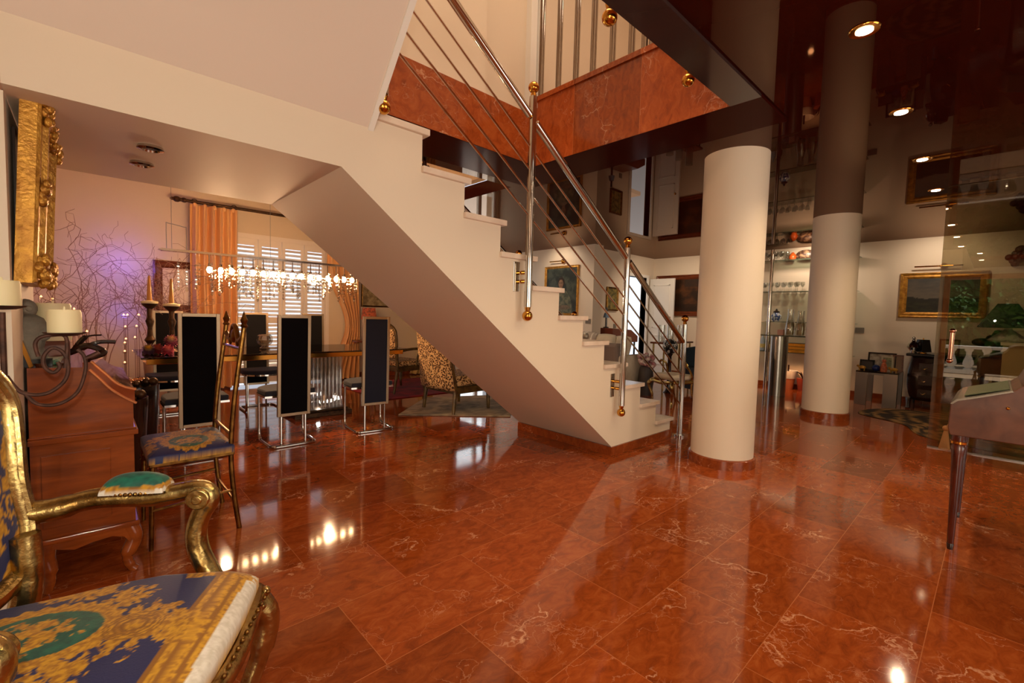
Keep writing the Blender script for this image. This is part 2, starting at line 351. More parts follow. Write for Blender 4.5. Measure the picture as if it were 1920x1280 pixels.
# marble fascias
b = nb(); box(b, 2.95, 3.05, 1.22, 2.9, 2.535, 3.09); box(b, 2.935, 3.07, 1.205, 2.915, 3.09, 3.13); struct('trim_3', b, marble('red_marble_fascia', True, 1.2, .12, bw=9, bh=.62), smooth=0)
b = nb(); box(b, 1.06, 2.95, 2.9, 3.0, 2.535, 2.96); struct('trim_4', b, MARB, smooth=0)
b = nb(); box(b, 1.06, 3.05, 1.12, 1.22, 2.56, 3.13); struct('trim_5', b, MARB, smooth=0)
b = nb(); box(b, 2.951, 3.42, 1.04, 3.42, 2.532, 2.56); box(b, 1.09, 2.951, 2.901, 3.42, 2.532, 2.56); struct('trim_7', b, BORDER, smooth=0)
b = nb(); box(b, 1.10, 2.951, 1.04, 1.22, 2.532, 2.56); struct('trim_8', b, mat('grey_lacquer_border', S(58, 42, 40), .12, ior=1.5), smooth=0)
# ------------------------------------------------------------------ staircase
RI, GO, N1 = .2014, .2972, 4.384
st = thing('staircase', 'white plastered open staircase with cream marble treads climbing left to a landing', 'staircase', (3.32, 2.24, 0))
st['kind'] = 'structure'
poly = [(3.32, .004), (4.34, .004)]
for n in range(1, 12):
    x = N1 - GO*(n-1) - .035; poly += [(x, RI*(n-1) if n > 1 else .004), (x, RI*n-.035)]
poly = poly[:2][:1] + poly[2:]
poly += [(-.19, RI*11-.035), (-.19, 1.904), (.923, 1.904), (3.32, .075)]
b = nb(); prism(b, poly, 'XZ', 2.24, 3.4); obj('stair_body', b, SOFF if False else WALL, st, smooth=0)
for n in range(1, 12):
    x = N1 - GO*(n-1); b = nb(); box(b, (x-GO-.04) if n < 11 else -.19, x, 2.215, 3.42, RI*n-.035, RI*n); obj('tread', b, TREAD, st, smooth=0, bev=.004)
b = nb(); box(b, 3.30, 4.36, 2.225, 2.24, 0, .075); box(b, 3.30, 3.3195, 2.24, 3.4, 0, .075); obj('skirting', b, MARBT, st, smooth=0)
# upper flight soffit
b = nb(); prism(b, [(2.24, 2.13), (.5, 4.05), (.5, 4.35), (2.24, 2.43)], 'YZ', -.19, 1.058); uf = struct('ceiling_upper_flight', b, SOFF, smooth=0)
b = nb(); prism(b, [(2.252, 2.105), (.5, 4.04), (.5, 4.4), (2.252, 2.48)], 'YZ', 1.058, 1.088); struct('trim_6', b, WHITE, smooth=0)
# ------------------------------------------------------------------ railings
def hz(x): return 3.956 - .676*x          # handrail height along the flight
def finial(t, p, r=.036, flip=1):
    b = nb(); ball(b, p, r, n=20); cyl(b, (p[0], p[1], p[2]-flip*r*.9), (p[0], p[1], p[2]-flip*(r+.022)), .016, .022, 14)
    obj('brass_ball', b, BRASS, t)
def stair_rail(t, y, posts, x_end):
    for x, zb, zt, floor in posts:
        b = nb(); cyl(b, (x, y, 0 if floor else zb+.06), (x, y, zt-.06), .026, n=18)
        if floor: cyl(b, (x, y, 0), (x, y, .02), .05, n=18)
        pst = obj('post', b, CHROME, t)
        finial(pst, (x, y, zt))
        if not floor: finial(pst, (x, y, zb), flip=-1)
    for (xa, *_), (xb, *_) in zip(posts, posts[1:]):
        b = nb(); d = .028
        tube(b, [(xa+d, y-.0, hz(xa+d)), (xb-d, y, hz(xb-d))], .026, 16); obj('handrail', b, CHROME, t)
        b = nb(); cyl(b, (xa, y, hz(xa)), (xa+d+.02, y, hz(xa+d+.02)), .016); obj('rail_bracket', b, BRASS, t); b = nb(); cyl(b, (xb, y, hz(xb)), (xb-d-.02, y, hz(xb-d-.02)), .016); obj('rail_bracket', b, BRASS, t)
        for k in range(4):
            o = -.19-.148*k; b = nb(); tube(b, [(xa, y, hz(xa)+o), (xb, y, hz(xb)+o)], .0075, 8); obj('rod', b, CHROME, t)
rail = thing('stair_railing', 'polished steel stair railing with brass ball finials on the near side of the stairs', 'railing', (4.42, 2.17, 0))
stair_rail(rail, 2.17, [(1.106, 2.225, 3.72, 0), (2.168, 1.198, 2.693, 0), (3.342, .388, 1.85, 0), (4.43, 0, 1.212, 1)], 4.43)
for x, z in ((1.106, 2.34), (2.168, 1.46), (3.342, .62)):
    b = nb(); box(b, x-.075, x-.02, 2.234, 2.241, z-.1, z+.1); obj('mounting_plate', b, CHROME, rail, smooth=0, bev=.002)
    for dz in (-.03, .03): b = nb(); cyl(b, (x, 2.19, z+dz), (x, 2.25, z+dz), .014); obj('mounting_pin', b, BRASS, rail)
rail2 = thing('stair_railing', 'polished steel stair railing on the far side of the stairs, glimpsed over the treads', 'railing', (4.25, 3.5, 0))
stair_rail(rail2, 3.5, [(1.106, 2.225, 3.72, 0), (2.168, 1.198, 2.693, 0), (3.342, .388, 1.85, 0), (4.3, 0, 1.23, 1)], 4.3)
for x, z in ((1.106, 2.34), (2.168, 1.46), (3.342, .62)):
    b = nb(); cyl(b, (x, 3.38, z), (x, 3.5, z), .014); obj('mounting_pin', b, BRASS, rail2)
BARST = mat('shaded_steel', S(150, 136, 126), .14, 1)
ub = thing('gallery_balustrade', 'row of upright steel bars on the marble edge of the upper hall', 'balustrade', (3.0, 2.05, 3.13))
for px, py in ((1014, 166), (1047, 150), (1080, 132), (1112, 118), (1148, 106), (1184, 94), (1209, 82), (1224, 76)):
    p = at(px, py, 'X', 3.0); b = nb(); cyl(b, (3.0, p.y, 3.12), (3.0, p.y, 4.1), .025, n=14); obj('bar', b, BARST, ub)
b = nb(); cyl(b, (3.0, 3.0, 4.11), (3.0, 1.3, 4.11), .028); obj('top_rail', b, CHROME, ub)
un = thing('gallery_railing', 'steel gallery railing whose brass-tipped posts hang below the near edge of the stairwell', 'railing', (1.8, 1.28, 2.56))
for x in (1.75, 2.511):
    b = nb(); cyl(b, (x, 1.28, 2.61), (x, 1.28, 4.1), .022, n=16); pst = obj('post', b, CHROME, un); finial(pst, (x, 1.28, 2.553), flip=-1)
    b = nb(); cyl(b, (x, 1.21, 2.72), (x, 1.28, 2.72), .013); obj('mounting_pin', b, BRASS, un)
b = nb(); cyl(b, (1.2, 1.28, 4.1), (3.0, 1.28, 4.1), .026); obj('top_rail', b, CHROME, un)
# ------------------------------------------------------------------ columns
def column(x, y, r, label):
    t = thing('column', label, 'column', (x, y, 0)); t['kind'] = 'structure'
    b = nb(); lathe(b, [(r, .075), (r, 2.55)], (x, y, 0), 64); obj('shaft', b, WALL, t)
    b = nb(); lathe(b, [(r+.018, 0), (r+.018, .072), (r+.006, .08)], (x, y, 0), 64); obj('plinth', b, MARBT, t)
column(3.935, 1.55, .245, 'round white column beside the foot of the stairs')
column(6.98, 1.475, .255, 'round white column in front of the glass-shelved bar')
# ------------------------------------------------------------------ lights in ceilings
SPX = [2.635, 3.795, 4.98, 6.18]
for i, (x, lab) in enumerate(zip(SPX, ('lit recessed ceiling spot, largest and nearest of the row', 'lit recessed ceiling spot, second in the row from the largest', 'lit recessed ceiling spot, third in the row, just above the mirrored picture', 'lit recessed ceiling spot, farthest of the row, inside the mirrored picture'))):
    t = thing('ceiling_spot', lab, 'spotlight', (x, .5, 2.55), group='ceiling spots')
    b = nb(); lathe(b, [(.034, -.004), (.058, -.007), (.062, -.002), (.062, 0)], (x, .5, 2.55), 28); obj('trim_ring', b, BRASS, t)
    b = nb(); lathe(b, [(0, -.0085), (.034, -.0075), (.034, -.004)], (x, .5, 2.55), 24); obj('lamp', b, SPOTE, t)
for x in (1.47, .3, -.9):
    t = thing('ceiling_spot', 'lit recessed ceiling spot behind the viewpoint, seen only in reflection', 'spotlight', (x, .5 if x > 1 else .3, 2.55), group='spots behind the viewpoint')
    y = t.location.y; b = nb(); lathe(b, [(.034, -.004), (.058, -.007), (.062, -.002), (.062, 0)], (x, y, 2.55), 28); obj('trim_ring', b, BRASS, t)
    b = nb(); lathe(b, [(0, -.0085), (.034, -.0075), (.034, -.004)], (x, y, 2.55), 24); obj('lamp', b, SPOTE, t)
for (px, py, lab) in ((282, 275, 'unlit chrome downlight under the landing, nearer of the two'), (266, 305, 'unlit chrome downlight under the landing, farther of the two')):
    p = at(px, py, 'Z', 1.904); t = thing('downlight', lab, 'spotlight', p)
    b = nb(); lathe(b, [(.046, 0), (.05, -.012), (.034, -.016), (.03, -.006)], p, 28); obj('trim_ring', b, CHROME, t)
    b = nb(); lathe(b, [(0, -.012), (.03, -.008), (.03, -.004)], p, 20); obj('lamp', b, mat('unlit_glass', S(150, 150, 150), .1), t)
# ------------------------------------------------------------------ switches
for px, py, ax, v, lab in ((1612, 619, 'X', 9.4, 'grey switch plate on the wall right of the far column'), (1103, 602, 'X', 6.85, 'grey switch plate on the portrait wall'), (1152, 611, 'Y', 5.39, 'brown switch plate on the recessed wall beside the small picture'), (1138, 55, 'X', 5.2, 'grey switch plate on the upper hall wall behind the bars'), (663, 588, 'Y', 7.85, 'dark switch plate right of the gold curtain')):
    p = at(px, py, ax, v); b = nb()
    if ax == 'X': box(b, v-.014, v, p.y-.06, p.y+.06, p.z-.045, p.z+.045)
    else: box(b, p.x-.045, p.x+.045, v-.014, v, p.z-.045, p.z+.045)
    solo('switch_plate', b, PLATE, lab, 'switch', smooth=0, bev=.003)
# ================================================================== PAINTINGS
def painting(name, label, ax, v, p0, p1, fw, fn, fmat=GOLDF, cat='painting', depth=.045, canvas=PAINTM, nu=40, nv=40, sgn=-1, group=None):
    """p0 = top-left pixel, p1 = bottom-right pixel on the wall plane; the picture stands proud of the wall by depth"""
    A, B = at(*p0, ax, v), at(*p1, ax, v); z0, z1 = B.z, A.z
    u0, u1 = (A.y, B.y) if ax == 'X' else (A.x, B.x)
    return framed(name, label, ax, v, u0, u1, z0, z1, fw, fn, fmat, cat, depth, canvas, nu, nv, sgn)
def framed(name, label, ax, v, u0, u1, z0, z1, fw, fn, fmat=GOLDF, cat='painting', depth=.045, canvas=PAINTM, nu=40, nv=40, sgn=-1):
    P = (lambda u, z, d: Vector((v+sgn*d, u, z))) if ax == 'X' else (lambda u, z, d: Vector((u, v+sgn*d, z)))
    t = thing(name, label, cat, P((u0+u1)/2, z0, 0)); s = 1 if u1 > u0 else -1
    b = nb()
    prof = [(0, 0), (0, depth*.8), (fw*.18, depth), (fw*.4, depth*.72), (fw*.7, depth*.8), (fw, depth*.4), (fw, 0)]
    cor = [(u0, z0, 1, 1), (u1, z0, -1, 1), (u1, z1, -1, -1), (u0, z1, 1, -1)]
    rings = [[b.verts.new(P(cu+a*su*s, cz+a*sz, d)) for a, d in prof] for cu, cz, su, sz in cor]
    for i in range(4):
        R, Q = rings[i], rings[(i+1) % 4]
        for k in range(len(prof)-1): quadface(b, [R[k], R[k+1], Q[k+1], Q[k]])
    obj('frame', b, fmat, t, smooth=0, fix=True)
    b = nb(); w = fw*.95
    def f(a, c): return P(u0+s*w+(u1-u0-2*s*w)*a, z0+w+(z1-z0-2*w)*c, depth*.42)
    sheet(b, f, nu, nv)
    o = obj('canvas', b, canvas, t, smooth=0)
    if fn:
        me = o.data; ca = me.color_attributes.new('Col', 'FLOAT_COLOR', 'POINT')
        for i in range(nu+1):
            for j in range(nv+1): ca.data[i*(nv+1)+j].color = fn(i/nu, j/nv)
    return t
def portrait(u, v):
    c = lerp(S(40, 46, 42), S(74, 80, 68), .5+nz(u, v, 1, 4)*1.4); n = nz(u, v, 3, 9)
    if ((u-.5)/.36)**2 + ((v-.10)/.44)**2 < 1: c = lerp(S(70, 78, 64), S(118, 116, 92), .5+n*1.5)
    if ((u-.5)/.115)**2 + ((v-.68)/.125)**2 < 1: c = lerp(S(40, 30, 24), S(64, 48, 36), .5+n)
    if abs(u-.49) < .05 and .5 < v < .6: c = S(126, 98, 76)
    if ((u-.49)/.11)**2 + ((v-.5)/.035)**2 < 1: c = lerp(S(150, 136, 112), S(110, 100, 84), .5+n)
    if ((u-.49)/.075)**2 + ((v-.655)/.095)**2 < 1:
        c = lerp(S(150, 116, 88), S(116, 86, 64), (u-.44)*6)
        if abs(v-.675) < .011 and .018 < abs(u-.49) < .045: c = S(48, 36, 30)
        if abs(v-.605) < .008 and abs(u-.49) < .022: c = S(112, 60, 52)
        if abs(u-.49) < .008 and .63 < v < .67: c = S(128, 94, 70)
    if ((u-.6)/.22)**2+((v-.13)/.05)**2 < 1: c = lerp(S(124, 104, 82), S(96, 84, 66), .5+n)
    return c
def landscape(u, v):
    h = .42 + .07*nz(u, 0, 0, 5)
    if v > h: return lerp(S(96, 86, 74), S(64, 62, 60), (v-h)*1.6+.3*nz(u*2, v*4, 2, 3))
    if v > .32: return lerp(S(34, 32, 24), S(26, 26, 20), nz(u, v, 5, 20)+.5)
    return lerp(S(44, 44, 26), S(24, 24, 16), .5+nz(u, v*3, 4, 6))
def oldmaster(u, v):
    c = lerp(S(40, 22, 10), S(92, 52, 22), .45+nz(u*1.4, v*1.2, 8, 2.4)*1.2)
    if v > .75 and u > .55: c = lerp(c, S(40, 34, 30), .7)
    if v < .25: c = lerp(c, S(28, 14, 8), .7)
    return c
def sketch(u, v): return lerp(S(170, 150, 110), S(112, 92, 60), .5+nz(u, v, 9, 5))
def vign(u, v): return lerp(S(60, 62, 34), S(150, 128, 66), .5+nz(u, v, 6, 6))
def plain(c): return lambda u, v: c
painting('framed_painting', 'gold-framed portrait of a seated figure on the wall behind the staircase', 'X', 6.85, (1024, 501), (1084, 592), .05, portrait, nu=110, nv=140)
painting('framed_painting', 'wide gold-framed dark landscape on the far right wall behind the glass', 'X', 9.4, (1690, 513), (1849, 598), .09, landscape, nu=80)
framed('framed_painting', 'large brown-framed old painting behind the open white door', 'X', 9.4, 5.30, 4.10, 1.28, 2.16, .1, oldmaster, WOODB)
framed('framed_painting', 'small narrow framed picture on the recessed wall by the white door', 'Y', 5.39, 7.59, 7.98, 1.34, 1.82, .035, vign, ANTQ)
framed('framed_painting', 'thin-framed sketch on the window wall above the leopard lamp', 'Y', 7.85, 3.60, 4.15, 1.28, 1.78, .03, sketch, ANTQ)
framed('framed_picture', 'brown wooden-framed pale picture behind the left gold curtain', 'Y', 7.85, .66, 1.36, 1.12, 1.82, .1, plain(S(206, 176, 148)), WOODB, 'picture')
def piclight(label, p, ax, ln, dirn):
    t = thing('picture_light', label, 'lamp', p); b = nb(); n = Vector((-1, 0, 0)) if ax == 'X' else Vector((0, -1, 0)); s = Vector((0, 1, 0)) if ax == 'X' else Vector((1, 0, 0))
    p = Vector(p); q = p+n*.09
    b = nb(); ball(b, p+n*.035, .045, (1, 1, 1), 16); obj('wall_rose', b, BRASS, t)
    b = nb(); cyl(b, p+n*.03, q, .007, n=8); obj('arm', b, BRASS, t)
    b = nb(); cyl(b, q-s*ln*dirn[0], q+s*ln*dirn[1], .011, n=12); obj('shade', b, BRASS, t)
piclight('brass bar picture light above the wide landscape', at(1771, 499, 'X', 9.4), 'X', .33, (.62, 1))
piclight('brass picture light above the portrait', at(1058, 490, 'X', 6.85), 'X', .3, (.05, 1))
# ornate mirror / picture on the left wall, seen edge-on
t = thing('ornate_frame', 'deep carved gilt frame seen almost edge-on on the left wall', 'picture frame', (-.19, 2.7, 1.3)); ROOTM[t.name] = (ROOTM[t.name][0], False)
fr = [(-.185, 1.283), (-.115, 1.283), (-.135, 1.98), (-.185, 1.98)]
Yn, Yf, zb, zt = 2.36, 2.98, 1.27, 1.93
X1 = -.115; lean = lambda z: .03*(z-zb)/(zt-zb)
b = nb(); prof = [(0, 0), (0, .045), (.006, .055), (.016, .058), (.022, .04), (.03, .04), (.042, .072), (.056, .074), (.066, .05), (.072, .036), (.09, .05), (.098, .05), (.104, .03), (.13, .045), (.13, .005)]
cor = [(Yn, zb, 1, 1), (Yf, zb, -1, 1), (Yf, zt, -1, -1), (Yn, zt, 1, -1)]
rings = [[b.verts.new((-.187+d+lean(cz+a*sz), cu+a*su, cz+a*sz)) for a, d in prof] for cu, cz, su, sz in cor]
for i in range(4):
    for k in range(len(prof)-1): quadface(b, [rings[i][k], rings[i][k+1], rings[(i+1) % 4][k+1], rings[(i+1) % 4][k]])
obj('frame', b, GOLDF, t, smooth=25, fix=True)
b = nb(); box(b, -.186, -.178, Yn+.1, Yf-.1, zb+.1, zt-.1); obj('picture', b, mat('dark_varnish', S(46, 30, 22), .3), t, smooth=0)
for (y, z) in ((Yn+.05, zt-.04), (Yn+.05, zb+.05), (Yf-.05, zt-.04), (Yf-.05, zb+.05), ((Yn+Yf)/2, zt-.04), (Yn+.05, (zb+zt)/2)):
    b = nb()
    for k in range(16):
        a = random.random()*6.28; q = random.random()**.5; ball(b, (X1-.012+lean(z)+.018*random.random(), y+.05*cos(a)*q, z+.06*sin(a)*q), .009+.009*random.random(), (1, 1, 1.4), n=8)
    obj('carved_ornament', b, GOLDF, t)
# ================================================================== WINDOWS & CURTAINS
def shuttered(name, x0, x1, z0, z1, y, npan, leaf):
    t = thing(name, 'white french window with closed louvred shutters behind the chandelier', 'window', ((x0+x1)/2, y, z0)); t['kind'] = 'structure'
    b = nb(); box(b, x0-.06, x0, y-.03, y+.06, z0, z1); box(b, x1, x1+.06, y-.03, y+.06, z0, z1); box(b, x0-.06, x1+.06, y-.03, y+.06, z1, z1+.07); obj('frame', b, SHUT, t, smooth=0)
    w = (x1-x0)/npan
    for i in range(npan):
        a = x0+i*w; b = nb(); s = .05
        box(b, a+.004, a+s, y-.02, y+.02, z0, z1); box(b, a+w-s, a+w-.004, y-.02, y+.02, z0, z1)
        for zz in (z0, z0+.92, z1-.1): box(b, a+s, a+w-s, y-.02, y+.02, zz, zz+.1)
        sf_ = obj('shutter_frame', b, SHUT, t, smooth=0)
        b = nb()
        for za, zb_ in ((z0+.1, z0+.92), (z0+1.02, z1-.1)):
            n = int((zb_-za)/.062)
            for k in range(n):
                zc = za+(k+.5)*(zb_-za)/n; c, s_ = cos(.75), sin(.75)
                q = [(-.028, -.003), (.028, -.003), (.028, .003), (-.028, .003)]
                pts = [(y+c*p[0]-s_*p[1], zc+s_*p[0]+c*p[1]) for p in q]
                prism(b, pts, 'YZ', a+s, a+w-s)
        obj('louvres', b, SHUT, sf_, smooth=0)
shuttered('window_1', 1.6, 2.96, .05, 2.26, 7.86, 4, 0)
def drape(name, label, x0, x1, z0, z1, y, folds, m, tie=None, xb=None):
    t = thing(name, label, 'curtain', ((x0+x1)/2, y, z0)); b = nb()
    def f(u, v):
        z = z0+(z1-z0)*v
        a, c = x0, x1
        if tie:
            k = max(0, 1-abs(z-tie[0])/tie[3]); k = k*k*(3-2*k); a = a+(tie[1]-a)*k; c = c+(tie[2]-c)*k
        if xb and z < (tie[0] if tie else 1.2): w_ = (tie[0] if tie else 1.2); q = 1-(z-z0)/(w_-z0); a += (xb[0]-x0)*q; c += (xb[1]-x1)*q
        amp = .085*(1-.45*v) + .012*sin(9*u+4*v)
        return Vector((a+(c-a)*u, y-.03+amp*sin(2*PI*folds*u+.7*sin(3*v)), z))
    sheet(b, f, folds*10, 24); obj('cloth', b, m, t, smooth=80)
    b = nb()
    for k in range(5):
        xx = x0+(x1-x0)*(k+.5)/5; ball(b, (xx, y-.04, z1-.01), .028, (1, .7, 1.2), 8)
    obj('gathered_heading', b, m, t)
drape('curtain', 'gold silk curtain hanging left of the shuttered window', 1.06, 1.64, .03, 2.62, 7.74, 6, CURT)
drape('curtain', 'gold silk curtain tied back right of the shuttered window', 2.95, 3.5, .03, 2.5, 7.74, 6, CURT, tie=(.95, 3.28, 3.5, 1.0))
drape('curtain', 'pale yellow curtain beside the leopard wing chair', 4.45, 5.0, .02, 2.4, 7.7, 6, CURTY, tie=(.6, 4.75, 5.0, .9))
t = thing('curtain_rod', 'bronze curtain rod with pointed finials above the shuttered window', 'curtain rod', (2.2, 7.74, 2.66))
zr = lambda x: 2.66
b = nb(); cyl(b, (1.0, 7.74, 2.66), (3.56, 7.74, 2.66), .021, n=14); rod_ = obj('rod', b, BRONZE, t)
for x, s in ((1.0, -1), (3.56, 1)):
    b = nb()
    for k, (r, d) in enumerate(((.034, .0), (.026, .04), (.04, .08), (.022, .13))): ball(b, (x+s*d, 7.74, 2.66), r, (1.2, 1, 1), 12)
    obj('finial', b, BRONZE, rod_)
for x in (1.12, 1.6, 3.0, 3.44):
    b = nb(); cyl(b, (x, 7.74, 2.66), (x, 7.86, 2.66), .012); tube(b, [(x+.036*cos(a*PI/6), 7.74, 2.66+.036*sin(a*PI/6)) for a in range(12)], .006, 6, closed=True); obj('ring_bracket', b, BRONZE, t)
# second french window (daylight) and its frame
t = thing('window_2', 'bright french window seen only in the polished ceiling and floor', 'window', (5.85, 7.9, 0)); t['kind'] = 'structure'
b = nb()
for x0, x1, z0, z1 in ((4.9, 4.95, 0, 2.3), (5.12, 5.82, 0, 2.3), (6.28, 6.36, 0, 2.3), (6.72, 6.78, 0, 2.3), (4.9, 6.78, 2.24, 2.3), (5.82, 6.78, 0, .12), (5.82, 6.78, 1.1, 1.15)): box(b, x0, x1, 7.88, 7.96, z0, z1)
obj('frame', b, WHITE, t, smooth=0)
b = nb(); box(b, 5.82, 6.72, 7.915, 7.921, .12, 2.24); obj('pane', b, GLASS, t, smooth=0)
# white door standing open in the far recess
t = thing('door_1', 'white panelled door standing open in the far corner', 'door', (9.28, 5.3, 0)); t['kind'] = 'structure'
b = nb(); box(b, 9.2, 9.24, 4.78, 5.36, 0, 2.08); lf_ = obj('leaf', b, WHITE, t, smooth=0)
b = nb()
for z0, z1 in ((.2, .85), (1.0, 1.95)):
    for q in ((4.88, 4.90, z0, z1), (5.24, 5.26, z0, z1), (4.88, 5.26, z0, z0+.02), (4.88, 5.26, z1-.02, z1)): box(b, 9.19, 9.2, *q)
obj('panel_moulding', b, WHITE, lf_, smooth=0)
b = nb(); ball(b, (9.165, 4.84, 1.24), .022, n=10); cyl(b, (9.2, 4.84, 1.24), (9.165, 4.84, 1.24), .008); obj('door_knob', b, BRASS, lf_)
b = nb(); box(b, 8.22, 8.3, 5.36, 5.53, 0, 2.16); box(b, 9.1, 9.16, 5.36, 5.53, 0, 2.16); box(b, 8.3, 9.1, 5.36, 5.53, 2.1, 2.16); struct('door_frame_recess', b, WHITE, smooth=0)
# glass partition with handle
t = thing('glass_partition', 'frameless glass door with a copper-toned pull handle on the right', 'glass door', (6.1, -.8, 0))
b = nb(); box(b, 6.094, 6.106, -3.0, .41, .01, 2.545); obj('pane', b, PANE, t, smooth=0)
ph, pl_ = at(1786, 620, 'X', 6.05), at(1780, 676, 'X', 6.05)
b = nb(); cyl(b, (6.05, ph.y, ph.z), (6.05, pl_.y, pl_.z), .016, n=14)
for q in (ph, pl_): ball(b, (6.05, q.y, q.z), .024, n=12); cyl(b, (6.05, q.y, q.z), (6.095, q.y, q.z), .011)
obj('pull_handle', b, mat('copper_handle', S(214, 150, 120), .12, 1), t)
b = nb(); box(b, 6.085, 6.115, -3.0, .41, 0, .012); obj('floor_track', b, STEEL, t, smooth=0)
# ================================================================== DINING
def dining_chair():
    t = thing('dining_chair', '', 'chair', (0, 0, 0), 0, 'high-backed dining chairs', local=True)
    W, H0, H1 = .135, .27, 1.15
    ty = lambda z: -.012-.03*(z-H0)
    def slab(b, x0, x1, z0, z1, d0, d1):
        v = [b.verts.new((x, ty(z)+d, z)) for z in (z0, z1) for x, d in ((x0, d0), (x1, d0), (x1, d1), (x0, d1))]
        for f in ((0, 3, 2, 1), (4, 5, 6, 7), (0, 1, 5, 4), (1, 2, 6, 5), (2, 3, 7, 6), (3, 0, 4, 7)): b.faces.new([v[i] for i in f])
    b = nb(); w = .026
    slab(b, -W, -W+w, H0, H1, -.016, .016); slab(b, W-w, W, H0, H1, -.016, .016); slab(b, -W+w, W-w, H0, H0+w, -.016, .016); slab(b, -W+w, W-w, H1-w, H1, -.016, .016)
    obj('back_frame', b, CHAMP, t, smooth=0, bev=.002)
    b = nb(); slab(b, -W+w, W-w, H0+w, H1-w, -.011, .011); obj('backrest', b, BLACKC, t, smooth=0)
    # D-shaped seat
    pr = [(-.21, .05), (.21, .05), (.215, .24)] + [(.215*cos(a*PI/12), .27+.2*sin(a*PI/12)) for a in range(0, 13)] + [(-.215, .24)]
    b = nb(); prism(b, pr, 'XY', .445, .49); obj('seat', b, SEATN, t, smooth=40, bev=.012)
    b = nb(); prism(b, [(x*1.02, y) for x, y in pr], 'XY', .428, .445); obj('seat_band', b, CHROME, t, smooth=40)
    for s in (-1, 1):
        x = .19*s
        b = nb(); tube(b, spline([(x, .33, .43), (x, .335, .2), (x, .33, .06), (x, .29, .014), (x, .2, .012), (x*.98, .02, .012)], 4), .0125, 10); obj('leg', b, CHROME, t)
        b = nb(); tube(b, [(.1*s, 0, .012), (.1*s, 0, .28)], .0105, 8); obj('back_support', b, CHROME, t)
    b = nb(); tube(b, spline([(-.186, .03, .012), (-.17, -.02, .012), (-.1, -.03, .012), (.1, -.03, .012), (.17, -.02, .012), (.186, .03, .012)], 4), .0125, 8); obj('floor_bar', b, CHROME, t)
    b = nb(); tube(b, [(-.2, .1, .43), (.2, .1, .43)], .01, 8); obj('seat_rail', b, CHROME, t)
    return t
C0 = dining_chair()
C0.location = (.625, 4.22, 0); C0['label'] = 'high-backed dining chair with its back to us just behind the gilt side chair'
dup(C0, (1.31, 4.2, 0), 0, 'high-backed dining chair with its back to us, middle of the near side of the table')
c3 = dup(C0, (2.085, 4.22, 0), -.1, 'navy high-backed dining chair nearest the stair soffit, its back to us')
for o in KIDS(c3):
    if o.name.startswith('backrest'): o.data = o.data.copy(); o.data.materials[0] = NAVY
dup(C0, (.64, 6.15, 0), PI, 'high-backed dining chair facing us behind the two bronze candlesticks')
dup(C0, (1.5, 6.15, 0), PI, 'high-backed dining chair facing us behind the crystal bowl')
dup(C0, (2.18, 6.15, 0), PI, 'high-backed dining chair facing us half hidden by the middle near chair')
t = thing('dining_table', 'long dining table with smoked glass top, brass rim and clear fluted pedestal', 'table', (1.6, 5.42, 0))
b = nb(); box(b, .32, 2.86, 4.92, 5.92, .742, .757); obj('glass_top', b, SMOKE, t, smooth=0, bev=.003)
b = nb()
for q in ((.36, 2.82, 4.96, 5.0), (.36, 2.82, 5.84, 5.88), (.36, .4, 5.0, 5.84), (2.78, 2.82, 5.0, 5.84)): box(b, *q, .69, .741)
obj('brass_rim', b, BRASS, t, smooth=0, bev=.004)
b = nb(); box(b, 1.62, 2.26, 5.14, 5.72, 0, .05); box(b, 1.66, 2.22, 5.18, 5.68, .05, .075); obj('plinth', b, BRONZE, t, smooth=0, bev=.004)
for q in [(1.72+i*.044, yy) for i in range(11) for yy in (5.24, 5.62)] + [(xx, 5.29+i*.046) for i in range(7) for xx in (1.72, 2.16)]:
    b = nb(); cyl(b, (*q, .075), (*q, .69), .02, n=10); obj('clear_rod', b, ACRYL, t)
for xx in (1.83, 2.05):
    b = nb(); cyl(b, (xx, 5.43, .075), (xx, 5.43, .69), .035, n=14); obj('inner_post', b, BRONZE, t)
# chandelier
CY = 5.42
t = thing('chandelier', 'long bar chandelier with lit bulbs and hanging crystal strands over the dining table', 'chandelier', (1.4, CY, 1.72))
b = nb(); box(b, .52, 2.42, CY-.05, CY+.05, 1.722, 1.742); prism(b, [(.52, 1.722), (.52, 1.742), (.495, 1.732)], 'XZ', CY-.05, CY+.05); obj('bar', b, CHROME, t, smooth=0)
b = nb(); tube(b, spline([(.56, CY, 1.742), (.56, CY, 1.97), (.575, CY, 1.985), (.70, CY, 1.965), (.715, CY, 1.95), (.715, CY, 1.742)], 3), .0035, 6); obj('stirrup', b, STEEL, t)
for x in (.6, 1.46, 2.34):
    b = nb(); cyl(b, (x, CY, 1.74), (x, CY, 3.0), .0022, n=6); obj('wire', b, STEEL, t)
rnd = random.Random(3)
BX = [.90+.098*k for k in range(16)]
for x in BX:
    b = nb(); cyl(b, (x, CY, 1.72), (x, CY, 1.625), .006, n=8); lathe(b, [(.0, 0), (.011, .004), (.013, .03), (.008, .04)], (x, CY, 1.6), 10); lh = obj('lamp_holder', b, CHROME, t)
    b = nb(); lathe(b, [(0, -.06), (.017, -.052), (.025, -.026), (.016, 0), (0, .002)], (x, CY, 1.6), 12); obj('bulb', b, BULB, lh)
xs = [.64, .70, .79, .83] + [.90+.0262*k for k in range(60)]
